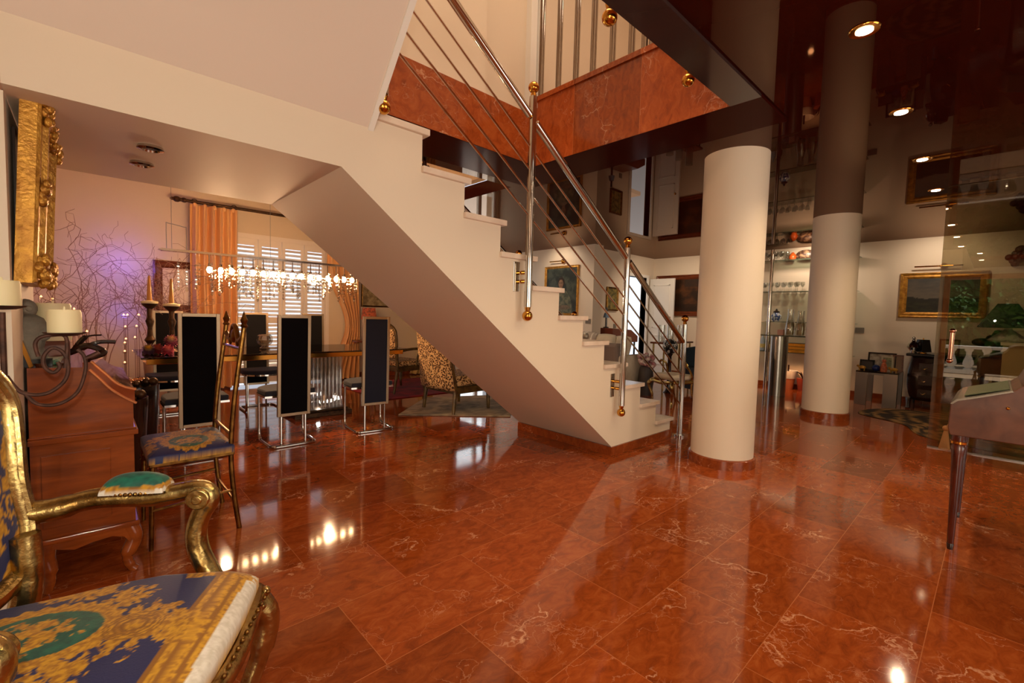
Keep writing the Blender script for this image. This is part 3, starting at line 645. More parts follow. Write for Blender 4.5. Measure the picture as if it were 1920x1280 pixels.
for x in xs:
    b = nb(); y = CY+rnd.uniform(-.085, .085); x += rnd.uniform(-.012, .012); z = 1.70; zend = rnd.uniform(1.31, 1.44) if rnd.random() < .6 else rnd.uniform(1.42, 1.5)
    cyl(b, (x, y, 1.722), (x, y, zend), .0012, n=4); z = rnd.uniform(1.56, 1.64)
    while z > zend:
        r = rnd.choice((.011, .014, .017)); lathe(b, [(0, -r*1.1), (r, -r*.3), (r, r*.3), (0, r*1.1)], (x, y, z), 6); z -= r*2.6
    lathe(b, [(0, -.03), (.014, -.014), (.011, .004), (0, .024)], (x, y, zend-.012), 7, .6); obj('crystal_strand', b, CRYST, t, smooth=0)
# on the table
def candlestick(p, h, label):
    x, y, z = p; t = thing('candlestick', label, 'candlestick', p, group=None)
    b = nb(); lathe(b, [(0, 0), (.062, 0), (.064, .02), (.03, .045), (.022, .09), (.045, .125), (.024, .16), (.018, .24), (.034, .3), (.02, .335), (.022, h-.045), (.05, h-.02), (.062, h), (.03, h+.004), (0, h)], p, 20); obj('stem', b, BRONZE, t)
    b = nb(); lathe(b, [(.02, h), (.064, h+.004), (.066, h+.022), (.03, h+.03), (0, h+.03)], p, 20); obj('drip_dish', b, WAX, t)
    b = nb(); lathe(b, [(.021, h+.03), (.010, h+.25), (.0, h+.262)], p, 12); obj('taper_candle', b, TAPER, t)
candlestick((.42, 5.36, .757), .46, 'tall bronze candlestick with a gold taper, left of the pair on the dining table')
candlestick((.575, 5.28, .757), .44, 'tall bronze candlestick with a gold taper, right of the pair on the dining table')
FL_ = [((.39, 5.14), .062, S(96, 62, 96), S(228, 190, 66), 'purple dahlia with a yellow heart, leftmost on the dining table'), ((.52, 5.06), .058, S(186, 60, 84), S(236, 150, 140), 'pink-red dahlia lowest on the dining table beside the near chair back'), ((.46, 5.22), .058, S(150, 40, 50), S(210, 110, 80), 'dark red dahlia behind the purple one on the dining table'), ((.555, 5.17), .066, S(160, 70, 96), S(226, 196, 140), 'mauve dahlia with a cream heart highest of the flower heads')]
for i, ((x, y), r, c1, c2, lab) in enumerate(FL_):
    b = nb(); zc = .757 + r*.8 + (.07 if i == 3 else 0)
    for k in range(150):
        ph = acos(1-1.75*(k+.5)/150); th = k*2.39996; rr = r*(.72+.28*((k % 3)/2))
        d = Vector((sin(ph)*cos(th), sin(ph)*sin(th), cos(ph))); c = Vector((x, y, zc)); tn = d.cross(Vector((0, 0, 1)) if abs(d.z) < .95 else Vector((1, 0, 0))).normalized(); w = r*.17
        q = [c+d*rr*.5-tn*w*.5, c+d*rr*.5+tn*w*.5, c+d*rr*.85+tn*w, c+d*rr*1.05, c+d*rr*.85-tn*w]
        quadface(b, [b.verts.new(p) for p in q])
    ball(b, (x, y, zc), r*.62, n=10)
    if i == 3: cyl(b, (x, y, .757), (x, y, zc), .02)
    o = solo('dahlia_head', b, FLOW, lab, 'flower', 'dahlias on the dining table'); cc = Vector((x, y, zc)); ey = (EYEP-cc).normalized()
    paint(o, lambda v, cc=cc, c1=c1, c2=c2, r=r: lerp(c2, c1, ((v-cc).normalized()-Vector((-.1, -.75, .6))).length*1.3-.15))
t = thing('crystal_bowl', 'cut crystal bowl glowing on the dining table beside the middle chair', 'bowl', (1.42, 5.5, .757))
b = nb(); lathe(b, [(0, 0), (.05, 0), (.055, .012), (.03, .03), (.07, .06), (.085, .1), (.075, .145), (.055, .16), (.05, .15), (.07, .1), (.03, .04), (0, .035)], (1.42, 5.5, .757), 12); obj('bowl', b, CRYST, t, smooth=0)
# side of the dining room: lamp with leopard shade, leopard chairs, rugs
p = at(692, 585, 'Y', 7.4); t = thing('table_lamp', 'table lamp with a red-brown leopard print shade below the sketch', 'lamp', (p.x, 7.4, .0))
b = nb(); lathe(b, [(.13, 1.06), (.105, 1.26)], (p.x, 7.4, 0), 28); o = obj('lamp_shade', b, mat('red_leopard', S(150, 62, 30), .8, col2=S(60, 22, 12), scale=34, ramp=(.48, .54), emit=S(150, 62, 30), estr=.35), t)
b = nb(); lathe(b, [(0, .7), (.07, .7), (.07, .72), (.02, .74), (.045, .86), (.02, .96), (.012, 1.1)], (p.x, 7.4, 0), 20); obj('base', b, BRASS, t)
t2 = thing('side_table', 'small round gilt side table under the leopard lamp', 'table', (p.x, 7.4, 0)); b = nb(); lathe(b, [(0, .68), (.28, .68), (.28, .7), (0, .7)], (p.x, 7.4, 0), 28); obj('top', b, WOODB, t2)
b = nb(); lathe(b, [(.16, 0), (.16, .03), (.03, .06), (.03, .68)], (p.x, 7.4, 0), 20); obj('pedestal', b, ANTQ, t2)
for px, py, lab in ((659, 611, 'round dark wall plate just right of the gold curtain'),):
    q = at(px, py, 'Y', 7.84); b = nb(); ball(b, q, .075, (1, .18, 1), 16); solo('wall_plate', b, WOODD, lab, 'plate')
OLIVE = mat('olive_gilt_wood', S(112, 84, 36), .35, .3, col2=S(70, 50, 22), scale=14)
def open_armchair(loc, rz, label):
    t = thing('armchair', label, 'armchair', loc, rz, local=True)
    b = nb(); box(b, -.29, .29, -.27, .27, .40, .48); obj('seat_cushion', b, LEOP, t, bev=.03)
    b = nb(); box(b, -.3, .3, -.28, .28, .33, .40); obj('seat_rail', b, OLIVE, t, smooth=0, bev=.006)
    for sx in (-1, 1):
        b = nb(); tube(b, spline([(.27*sx, -.25, .36), (.29*sx, -.27, .24), (.265*sx, -.25, .1), (.28*sx, -.27, 0)], 4), [.03]*4+[.026]*4+[.018]*5, 8); obj('leg', b, OLIVE, t)
        b = nb(); tube(b, [(.25*sx, .26, .36), (.26*sx, .33, 0)], [.026, .018], 8); obj('leg', b, OLIVE, t)
        b = nb(); tube(b, spline([(.27*sx, .27, .62), (.29*sx, .1, .65), (.3*sx, -.1, .655), (.31*sx, -.19, .63), (.28*sx, -.12, .56), (.29*sx, -.06, .4)], 5), .02, 8); obj('arm', b, OLIVE, t)
    b = nb(); box(b, -.24, .24, .25, .31, .52, .95); obj('backrest', b, LEOP, t, bev=.025)
    b = nb(); tube(b, spline([(-.27, .28, .36), (-.27, .29, .6), (-.26, .31, .9), (-.16, .32, 1.0), (0, .325, 1.03), (.16, .32, 1.0), (.26, .31, .9), (.27, .29, .6), (.27, .28, .36)], 4), .024, 8); obj('back_frame', b, OLIVE, t)
    return t
open_armchair((3.5, 6.25, 0), -PI/2+.2+PI, 'leopard print open armchair with olive wood arms beyond the right end of the table')
def bergere(loc, rz, label):
    t = thing('wing_chair', label, 'armchair', loc, rz, local=True)      # faces +y, back at y=0
    def bk(u, v):
        x = -.31+.62*u; z = .30+.75*v; w = 1-.14*v
        return Vector((x*w, -.02-.12*v-.06*sin(PI*u), z+.1*sin(PI*u)*v))
    b = nb(); sheet(b, bk, 14, 12); obj('backrest', b, LEOP, t, smooth=60, solid=.07)
    b = nb(); path = [bk(0, v/8) for v in range(9)] + [bk(u/10, 1) for u in range(1, 11)] + [bk(1, 1-v/8) for v in range(1, 9)]
    tube(b, path, .022, 8); obj('back_frame', b, OLIVE, t)
    b = nb(); box(b, -.29, .29, .02, .56, .33, .46); obj('seat_cushion', b, LEOP, t, bev=.03)
    b = nb(); box(b, -.31, .31, -.02, .58, .25, .33); obj('seat_rail', b, OLIVE, t, smooth=0, bev=.008)
    for sx in (-1, 1):
        for y, y2 in ((0, -.03), (.54, .55)):
            b = nb(); tube(b, [(.28*sx, y, .28), (.285*sx, y2, 0)], [.03, .019], 8); obj('leg', b, OLIVE, t)
        b = nb(); tube(b, spline([(.31*sx, -.05, .66), (.33*sx, .2, .66), (.33*sx, .42, .62), (.31*sx, .46, .5), (.3*sx, .48, .33)], 5), .024, 8); obj('arm', b, OLIVE, t)
    return t
bergere((3.13, 4.60, 0), -PI/2+.08, 'leopard print bergere with its back to us under the stair soffit')
def rugfn(v):
    e = .5+nz(v.x, v.y, 2, 3); c = lerp(S(186, 170, 140), S(150, 138, 116), e)
    if nz(v.x, v.y, 7, 7) > .16: c = lerp(c, S(110, 104, 92), .6)
    return c
b = nb(); A, Bp, Cp, D = Vector((2.62, 4.70, 0)), Vector((3.62, 3.86, 0)), Vector((4.7, 4.9, 0)), Vector((3.46, 5.45, 0))
sheet(b, lambda u, v: A.lerp(Bp, u).lerp(D.lerp(Cp, u), v)+Vector((0, 0, .008)), 40, 40)
o = solo('woven_rug', b, RUGM, 'pale patterned rug under the leopard bergere', 'rug', smooth=0, solid=.01); paint(o, rugfn)
b = nb(); sheet(b, lambda u, v: Vector((2.9+2.4*u, 5.62+1.6*v, .007)), 30, 30)
o = solo('woven_rug', b, RUGM, 'crimson rug behind the leopard chairs', 'rug', smooth=0, solid=.008); paint(o, lambda v: lerp(S(150, 16, 26), S(96, 10, 20), .5+nz(v.x, v.y, 1, 6)))
# ================================================================== CORNER: twigs, tealights, planters
def twigs(name, label, x, y, z, n, h, seed):
    R = random.Random(seed); t = thing(name, label, 'branches', (x, y, 0))
    b = nb()
    for i in range(n):
        a = R.random()*6.28; d = R.random()*.06; p = Vector((x+d*cos(a), y+d*sin(a), .02)); v = Vector((.10*cos(a), .08*sin(a), 1)).normalized(); pts = [p.copy()]
        L = h*R.uniform(.7, 1.1); s = .09; k = 0
        while k*s < L:
            f = k*s/L; cur = .08+.75*f*f
            v = (v+Vector((R.gauss(0, cur), R.gauss(0, cur*.5), R.gauss(0, cur*.5)-(.25*f*f)))*.6).normalized()
            p = p+v*s; p.y = min(p.y, 7.7); p.x = max(p.x, -.6); pts.append(p.copy()); k += 1
        N = len(pts); tube(b, pts, [.0055*(1-.7*j/N) for j in range(N)], 5)
        for j in range(N//2, N-1, 2):
            q = pts[j].copy(); w = Vector((R.gauss(0, 1), R.gauss(0, .4), R.gauss(.3, .6))).normalized(); bp = [q.copy()]
            for _ in range(6):
                w = (w+Vector((R.gauss(0, .6), R.gauss(0, .3), R.gauss(0, .5)))).normalized(); q = q+w*.055; q.y = min(q.y, 7.76); q.x = max(q.x, -.68); bp.append(q.copy())
            tube(b, bp, .002, 4)
    obj('stems', b, TWIG, t, smooth=60)
    b = nb(); lathe(b, [(0, 0), (.09, 0), (.1, .02), (.13, .5), (.12, .5), (.09, .03), (0, .02)], (x, y, 0), 20); obj('vase', b, mat('pale_floor_vase', S(160, 130, 112), .5), t)
twigs('branch_arrangement', 'curly dry twigs in a floor vase at the centre of the blue-lit wall', .62, 7.2, 0, 17, 2.15, 5)
twigs('branch_arrangement', 'curly dry twigs at the left of the blue-lit wall', .02, 6.9, 0, 15, 2.15, 6)
twigs('branch_arrangement', 'lower curly dry twigs beside the table end', .82, 7.35, 0, 12, 1.7, 9)
twigs('branch_arrangement', 'curly dry twigs against the left dining wall above the bureau', -.3, 6.3, 0, 9, 1.85, 12)
TL = [(77, 557), (98, 561), (102, 533), (139, 580), (232, 591), (239, 591), (260, 591), (235, 613), (256, 612), (236, 636), (253, 633), (234, 643), (234, 659), (260, 658), (234, 680), (163, 622)]
rows = ['highest', 'second', 'third']
for i, (px, py) in enumerate(TL):
    p = at(px, py, 'Y', 6.5); t = thing('tealight', 'lit tealight glowing among the dry twigs', 'candle', p-Vector((0, 0, .02)), group='tealights among the twigs')
    b = nb(); lathe(b, [(0, -.02), (.018, -.02), (.02, .0), (.0, .0)], p, 12); obj('cup', b, GLASS, t)
    b = nb(); lathe(b, [(0, 0), (.009, .002), (.007, .012), (0, .02)], p, 8); obj('flame', b, TFLAME, t)
    b = nb(); cyl(b, (p.x, p.y, 0), (p.x, p.y, p.z-.02), .0025, n=5); obj('stake', b, TWIG, t)
for (x, y, lab, s) in ((.15, 4.15, 'dark planter with glittering baubles behind the bureau, nearer the wall', 1), (.27, 4.75, 'dark planter with glittering baubles behind the bureau, nearer the table', 1)):
    t = thing('planter', lab, 'planter', (x, y, 0)); b = nb(); lathe(b, [(0, 0), (.13, 0), (.16, .55), (.15, .55), (.13, .5), (0, .5)], (x, y, 0), 20); obj('pot', b, WOODD, t)
    R = random.Random(int(x*100)); b = nb()
    for k in range(14): ball(b, (x+R.uniform(-.11, .11), y+R.uniform(-.11, .11), .53+R.uniform(0, .06)), R.uniform(.022, .04), n=10)
    obj('baubles', b, BRONZE, t)
    b = nb()
    for k in range(5): ball(b, (x+R.uniform(-.1, .1), y+R.uniform(-.1, .1), .58+R.uniform(0, .03)), .028, n=10)
    obj('shiny_baubles', b, mat('copper_bauble', S(190, 140, 110), .15, 1), t)
# ================================================================== BUREAU
t = thing('bureau', 'cherry wood slant-front bureau with a scrolled lid edge against the left wall', 'bureau', (0, 3.0, 0))
side = [(-.18, .22), (.14, .22), (.14, .80), (.10, .815), (.06, .85), (.03, .89), (-.003, .935), (-.18, .94)]
b = nb(); prism(b, side, 'XZ', 2.6, 3.5); obj('carcass', b, WOODR, t, smooth=0)
lid = [(.145, .765), (.145, .83), (.115, .838), (.08, .862), (.05, .9), (.005, .957), (-.02, .957), (-.02, .93), (.0, .925), (.03, .885), (.065, .835), (.10, .795)]
b = nb(); prism(b, lid, 'XZ', 2.585, 3.515); sl_ = obj('slant_lid', b, WOODE, t, smooth=30)
for cv in ([(.150, .768), (.112, .795), (.066, .838), (.032, .885), (.0, .926)], [(.150, .83), (.115, .842), (.082, .866), (.052, .904), (.006, .96)]):
    b = nb(); tube(b, spline([(x, 2.586, z) for x, z in cv], 5), .006, 8); obj('lid_highlight', b, mat('copper_highlight', S(226, 150, 100), .22, .8), sl_)  # copper strips stand in for the bright highlights on the lid edge
b = nb(); box(b, -.185, .155, 2.585, 3.515, .628, .652); box(b, -.185, .15, 2.59, 3.51, .652, .66); obj('waist_moulding', b, WOODR, t, smooth=0, bev=.006)
b = nb(); box(b, -.185, .155, 2.585, 3.515, .212, .236); obj('base_moulding', b, WOODR, t, smooth=0, bev=.006)
b = nb(); ap = [(-.18, .212), (.145, .212), (.145, .12), (.125, .13), (.1, .17), (.06, .185), (.0, .18), (-.06, .165), (-.12, .185), (-.18, .15)]
prism(b, ap, 'XZ', 2.6, 2.62); obj('apron', b, WOODR, t, smooth=0); b = nb(); prism(b, ap, 'XZ', 3.48, 3.5); obj('apron', b, WOODR, t, smooth=0)
for x in (.118, -.14):
    for y in (2.625, 3.475):
        b = nb(); s = 1 if x > 0 else -.4; tube(b, spline([(x, y, .215), (x+.018*s, y, .15), (x-.008*s, y, .07), (x+.004*s, y, .02), (x+.018*s, y, 0)], 5), [.032]*5+[.03]*5+[.02]*5+[.018]*6, 10); obj('leg', b, WOODR, t)
b = nb(); box(b, -.15, .06, 2.594, 2.602, .28, .58); obj('side_panel', b, WOODR, t, smooth=0, bev=.002)
# things on the bureau (top at z=.94)
TOPZ = .94
def pillar(name_label, x, y, z, r, h, tilt=0):
    b = nb(); lathe(b, [(0, 0), (r*.98, 0), (r, .008), (r, h-.012), (r*.93, h), (r*.8, h-.008), (.006, h-.012), (.003, h+.01), (0, h+.01)], (x, y, z), 28)
    return solo('pillar_candle', b, WAX, name_label, 'candle')
p = at(100, 607, 'Y', 2.78); pb = nb(); box(pb, p.x-.05, p.x+.05, 2.73, 2.83, TOPZ, 1.04); solo('wooden_box', pb, WOODB, 'small brown box under the rear pillar candle on the bureau', 'box', smooth=0, bev=.004)
pillar('cream pillar candle behind the front one, standing on the bureau', p.x, 2.78, 1.04, .058, .16)
# stone figure
q = at(50, 640, 'Y', 2.72); t = thing('stone_figure', 'weathered grey stone bust on the bureau left of the candles', 'sculpture', (q.x, 2.72, TOPZ))
b = nb(); Rr = random.Random(2)
lathe(b, [(0, 0), (.06, 0), (.062, .04), (.05, .07), (.058, .12), (.066, .16), (.052, .195), (.03, .21), (.0, .215)], (q.x, 2.72, TOPZ), 18); ball(b, (q.x+.0, 2.715, TOPZ+.235), .036, (1, 1, 1.1), 14); ball(b, (q.x+.045, 2.70, TOPZ+.13), .03, n=10); ball(b, (q.x-.045, 2.72, TOPZ+.12), .035, n=10); ball(b, (q.x+.012, 2.685, TOPZ+.235), .012, n=8)
obj('figure', b, STONE, t, smooth=60)
b = nb(); box(b, q.x-.075, q.x+.075, 2.66, 2.79, TOPZ, TOPZ+.03); obj('base', b, BLACKP, t, smooth=0)
# tilted frame
a1, a2 = at(8, 610, 'Y', 2.45), at(56, 678, 'Y', 2.66); t = thing('photo_frame', 'gold-edged photograph frame leaning back at the left end of the bureau', 'picture frame', (a2.x, 2.66, TOPZ))
b = nb(); prism(b, [(a1.x, a1.z), (a1.x+.012, a1.z+.004), (a2.x+.012, TOPZ+.006), (a2.x, TOPZ)], 'XZ', 2.62, 2.76); obj('frame', b, BRASS, t, smooth=0)
b = nb(); prism(b, [(a1.x-.01, a1.z-.01), (a1.x, a1.z), (a2.x, TOPZ+.004), (a2.x-.012, TOPZ+.001)], 'XZ', 2.628, 2.752); obj('back_board', b, BLACKP, t, smooth=0)
for (px, py, yy, r, m_, lab) in ((98, 655, 2.74, .03, mat('painted_ceramic', S(200, 190, 160), .3, col2=S(60, 120, 90), scale=30, ramp=(.45, .55)), 'small painted ceramic dish on the bureau behind the iron scrolls'), (72, 672, 2.66, .012, CHROME, 'tiny silver pot at the foot of the leaning frame')):
    c = at(px, py, 'Y', yy); b = nb(); lathe(b, [(0, 0), (r*.7, 0), (r*1.3, r*1.1), (r*1.2, r*1.15), (r*.5, r*.25), (0, r*.2)], (c.x, yy, TOPZ), 16); solo('dish', b, m_, lab, 'dish')
t = thing('driftwood', 'dark twisted driftwood piece lying on the bureau right of the candles', 'driftwood', (-.03, 2.78, TOPZ))
b = nb(); tube(b, spline([(-.12, 2.8, .96), (-.05, 2.78, .99), (.0, 2.76, 1.015), (.05, 2.74, .985), (.0, 2.7, .965)], 5), .014, 7); tube(b, spline([(-.05, 2.78, .99), (-.01, 2.8, 1.05), (.045, 2.8, 1.06)], 5), [.012]*6+[.004]*5, 6); tube(b, spline([(-.02, 2.77, 1.0), (.03, 2.75, 1.03), (.09, 2.76, 1.03)], 5), .009, 6); obj('wood', b, WOODD, t)
# wrought iron candelabra standing in front of the bureau
CYc = 2.15
A = lambda px, py, y=CYc: at(px, py, 'Y', y)
cc = A(122, 627); t = thing('iron_candelabra', 'rusted wrought-iron floor candelabra with large scrolls in front of the bureau', 'candelabra', (A(6, 650).x, CYc, 0))
b = nb(); tube(b, spline([(A(6, 650).x, CYc, .012), (A(6, 650).x, CYc, .6), A(6, 650), A(4, 585)], 5), .008, 8); lathe(b, [(0, 0), (.09, 0), (.08, .012), (.015, .03), (0, .03)], (A(6, 650).x, CYc, 0), 20); obj('stem', b, IRON, t)
b = nb(); sc1 = [A(*q) for q in ((12, 705), (40, 735), (85, 738), (120, 715), (128, 685), (118, 660), (98, 652), (82, 668), (84, 688), (100, 698), (112, 688), (108, 678))]
tube(b, spline(sc1, 5), .0062, 8); obj('scroll', b, IRON, t)
b = nb(); sc2 = [A(*q) for q in ((45, 735), (70, 757), (110, 757), (145, 735), (160, 695), (158, 668), (145, 655))]; tube(b, spline(sc2, 5), .0058, 8); obj('scroll', b, IRON, t)
b = nb(); sc3 = [A(*q) for q in ((72, 668), (66, 645), (76, 632), (100, 628), (122, 630), (126, 655), (122, 690))]; tube(b, spline(sc3, 5), .006, 8); tube(b, spline([A(*q) for q in ((158, 672), (170, 668), (186, 660))], 5), [.006]*5+[.008]*6, 8); obj('scroll', b, IRON, t)
b = nb(); lathe(b, [(0, -.006), (.03, -.004), (.052, .004), (.056, .008), (.03, .003), (0, .002)], cc, 18, 1); obj('candle_dish', b, IRON, t)
c0 = A(4, 577); b = nb(); lathe(b, [(0, -.006), (.03, -.004), (.052, .004), (.056, .008), (.03, .003), (0, .002)], c0, 18, 1); obj('candle_dish', b, IRON, t)
pillar('cream pillar candle on the iron dish in front of the bureau', cc.x, cc.y, cc.z+.002, .043, .082)
pillar('cream pillar candle cut by the left edge of the picture', c0.x, c0.y, c0.z+.002, .043, .085)
# ================================================================== PATTERNED CHAIRS
NV, GD, GDD, WH, TL_ = S(20, 30, 82), S(206, 150, 30), S(150, 96, 20), S(228, 220, 206), S(16, 96, 78)
def ornament(x, y, sc=1.0):
    """printed gold ornament on navy; x forward, y sideways, metres"""
    c = NV; n = nz(x, y, 3, 40*sc); n2 = nz(x, y, 7, 95*sc)
    gold = lerp(GDD, GD, .55+n2*1.3)
    def ell(cx, cy, a, bb): return ((x-cx)/a)**2+((y-cy)/bb)**2
    # leafy plumes around the medallions
    for cx, cy, a, bb in ((-.06, .16, .10, .035), (-.06, -.16, .10, .035), (.06, .12, .05, .05), (.06, -.12, .05, .05), (.14, 0, .085, .085)):
        ang = atan2(y-cy, x-cx); e = ell(cx, cy, a, bb)+.35*sin(11*ang)+n*1.1
        if e < .78: c = gold
    e = ell(-.05, 0, .15, .115); e += .1*sin(24*atan2(y, x+.05))
    if e < 1: c = gold
    e = ell(-.05, 0, .115, .082)
    if e < 1: c = lerp(TL_, S(10, 70, 60), .5+n)
    if ell(-.06, .0, .07, .05)+n*1.6 < .8: c = gold
    e = ell(.13, 0, .06, .05)
    if e < 1: c = gold if int(e*9) % 2 == 0 else lerp(GDD, S(110, 66, 14), .5)
    return c
def seat_paint(v):
    x, y = v.x, v.y; w = abs(y); c = ornament(x, y)
    n2 = nz(x, y, 7, 95); gold = lerp(GDD, GD, .6+n2*1.2)
    band = x > .222 or (w > .19 and x > .13 and x > .15-.3*(w-.19))
    if band: c = gold if int((x-.222)/.009) % 3 else lerp(GDD, S(120, 74, 16), .4)
    if x >= .296: c = lerp(WH, S(206, 196, 178), .5+n2)
    if x > .2 and v.z < .44: c = gold
    if x >= .27 and ((w-.215)/.04)**2+((x-.285)/.035)**2 < 1 and n2 > -.02: c = gold
    if ((y+.02)/.05)**2+((x-.235)/.045)**2 + .25*sin(9*atan2(x-.235, y+.02)) < 1: c = gold
    return c
AO, AR = (-.05, 1.329, 0), radians(-30.6)
t = thing('armchair', 'gilded rococo armchair with navy and gold printed silk in the lower left foreground', 'armchair', AO, AR, local=True)
def hw(x):
    pts = [(-.26, .12), (-.2, .155), (-.1, .195), (0, .245), (.08, .268), (.2, .262), (.285, .25), (.31, .235)]
    for (a, p), (c, q) in zip(pts, pts[1:]):
        if a <= x <= c: return p+(q-p)*(x-a)/(c-a)
    return pts[0][1] if x < -.26 else pts[-1][1]
def seatf(u, v):
    x = -.26+.57*u; s = 2*v-1; y = hw(x)*s
    ex = min(1, (1-abs(s))*5)*min(1, (1-u)*9+.0)*min(1, u*8+.2); ex = ex**.5
    return Vector((x+.012*(1-s*s)*(u > .9), y, .445+.012*(u < 0)+.052*ex*(1-.25*abs(s))))
b = nb(); sheet(b, seatf, 150, 130)
# skirt of the cushion down to the rail
bm_edges = [e for e in b.edges if e.is_boundary]; ext = bmesh.ops.extrude_edge_only(b, edges=bm_edges)
for v in [g for g in ext['geom'] if isinstance(g, bmesh.types.BMVert)]: v.co.z = .415
o = obj('seat_cushion', b, VERS, t, smooth=70); paint(o, seat_paint)
b = nb(); loop = [(x, hw(x), .4) for x in (-.25, -.15, -.05, .05, .15, .25, .295)] + [(.318, .12, .392), (.325, 0, .385), (.318, -.12, .392)] + [(x, -hw(x), .4) for x in (.295, .25, .15, .05, -.05, -.15, -.25)]
tube(b, spline(loop, 3, True), .026, 10, closed=True); obj('seat_rail', b, GILT, t)
for q in [(-.2+.03*k, (hw(-.2+.03*k)+.022)*s, .424) for s in (-1, 1) for k in range(16)] + [(.337, -.22+.0275*k, .412) for k in range(17)]:
    b = nb(); ball(b, q, .006, n=6); obj('trim_nail', b, ANTQ, o)
for s in (-1, 1):
    b = nb()
    for k in range(6): a = k*1.05; ball(b, (.315+.012*cos(a), s*.235+.022*sin(a), .385+.02*cos(2*a)), .014, n=8)
    obj('carved_corner', b, GILT, t)
for s in (-1, 1):
    b = nb(); tube(b, spline([(.29, .235*s, .40), (.325, .25*s, .32), (.31, .245*s, .22), (.275, .235*s, .1), (.285, .24*s, .03), (.31, .25*s, .0)], 5), [.036]*5+[.034]*5+[.026]*5+[.02]*5+[.022]*6, 10); obj('leg', b, GILT, t)
    b = nb(); tube(b, spline([(-.22, .22*s, .62), (-.212, .215*s, .5), (-.222, .205*s, .4), (-.24, .2*s, .2), (-.28, .21*s, 0)], 5), [.03]*10+[.026]*6+[.019]*5, 10, flat=(1, 1)); obj('leg', b, GILT, t)
    ctr = [(-.245, .272, .655), (-.2, .285, .655), (-.12, .298, .672), (-.05, .303, .672), (.02, .304, .668), (.08, .305, .676), (.125, .306, .682), (.155, .306, .672), (.158, .305, .645), (.14, .303, .61), (.128, .3, .56), (.135, .295, .51), (.16, .285, .46), (.19, .272, .41)]
    ctr = [(x-(.055*max(0, x+.1)/.25 if s < 0 else 0), y*s, z-(.012 if s < 0 else 0)) for x, y, z in ctr]; sp = spline(ctr, 5); rr = [.030 if i < 8 else (.026 if i < 30 else (.028 if i < 42 else .026)) for i in range(len(sp))]
    b = nb(); tube(b, sp, rr, 12); arm_ = obj('arm', b, GILT, t)
    b = nb(); off = [(p+Vector((.0, .016*s, .016))) for p in sp]; tube(b, off, .009, 6); off = [(p+Vector((.016, .018*s, .002))) for p in sp[25:]]; tube(b, off, .007, 6); obj('arm_moulding', b, GILT, arm_)
    b = nb(); xs_, zs_ = (.142, .664) if s > 0 else (.088, .652); cyl(b, (xs_, .306*s-.034, zs_), (xs_, .306*s+.034, zs_), .03, n=20); cyl(b, (xs_, .306*s-.039, zs_), (xs_, .306*s+.039, zs_), .014, n=14); obj('scroll_end', b, GILT, arm_, bev=.004)
    b = nb(); sheet(b, lambda u, v: Vector((-.015+.075*cos(PI*(1-u))*1, .303*s+.034*sin(PI*(v-.5)), .690+.05*(sin(PI*u)**.6)*(cos(PI*(v-.5))**.55 if abs(v-.5) < .499 else 0))), 30, 24)
    o = obj('arm_pad', b, VERS, t, smooth=70)
    paint(o, lambda v: WH if v.z < .702 else (lerp(GDD, GD, .5+nz(v.x, v.z, 3, 90)) if v.z < .713 else lerp(S(12, 104, 84), S(6, 70, 60), .5+nz(v.x, v.y, 1, 60))))
    for k in range(13):
        xx = -.085+.14*k/12
        b = nb(); ball(b, (xx, .303*s-s*.034*(1-.25*abs(k-6)/6), .690), .0062, n=6); obj('pad_nail', b, ANTQ, o)
hb = [(0, .505), (.13, .5), (.22, .53), (.262, .62), (.258, .74), (.272, .86), (.275, .95), (.235, 1.02), (.15, 1.045), (.07, 1.06), (0, 1.075)]
xb = lambda z: -.232-.13*(z-.5)
loop = [(xb(z), y, z) for y, z in hb] + [(xb(z), -y, z) for y, z in hb[::-1][1:-1]]
sp = spline(loop, 6, True); b = nb(); tube(b, sp, .028, 12, closed=True); bf_ = obj('back_frame', b, GILT, t)
b = nb(); tube(b, [Vector((p.x+.022, p.y*.975, .775+(p.z-.775)*.975)) for p in sp], .009, 6, closed=True); tube(b, [Vector((p.x+.016, p.y*1.03, .775+(p.z-.775)*1.03)) for p in sp], .008, 6, closed=True); obj('back_moulding', b, GILT, bf_)
def hbw(z):
    q = hb[1:]
    for (y0, z0), (y1, z1) in zip(q, q[1:]):
        if z0 <= z <= z1: return y0+(y1-y0)*(z-z0)/(z1-z0)
    return .0
def bkf(u, v):
    z = .525+.535*u; s = 2*v-1; w = max(.02, hbw(z)-.012); return Vector((xb(z)+.004+.03*(1-s*s)*(1-(2*u-1)**4), w*s, z))
b = nb(); sheet(b, bkf, 80, 80); o = obj('backrest', b, VERS, t, smooth=70)
def back_paint(v):
    c = ornament((v.z-.76)*1.0, v.y*.95)
    if hbw(v.z)-abs(v.y) < .05 and nz(v.y, v.z, 2, 18) > -.02: c = lerp(GDD, GD, .6+nz(v.y, v.z, 2, 90))
    return c
paint(o, back_paint)
b = nb(); sheet(b, lambda u, v: bkf(u, v)-Vector((.03+.06*(1-(2*v-1)**2)*(1-(2*u-1)**4), 0, 0)), 16, 16); obj('back_cover', b, NAVY, t, smooth=70)
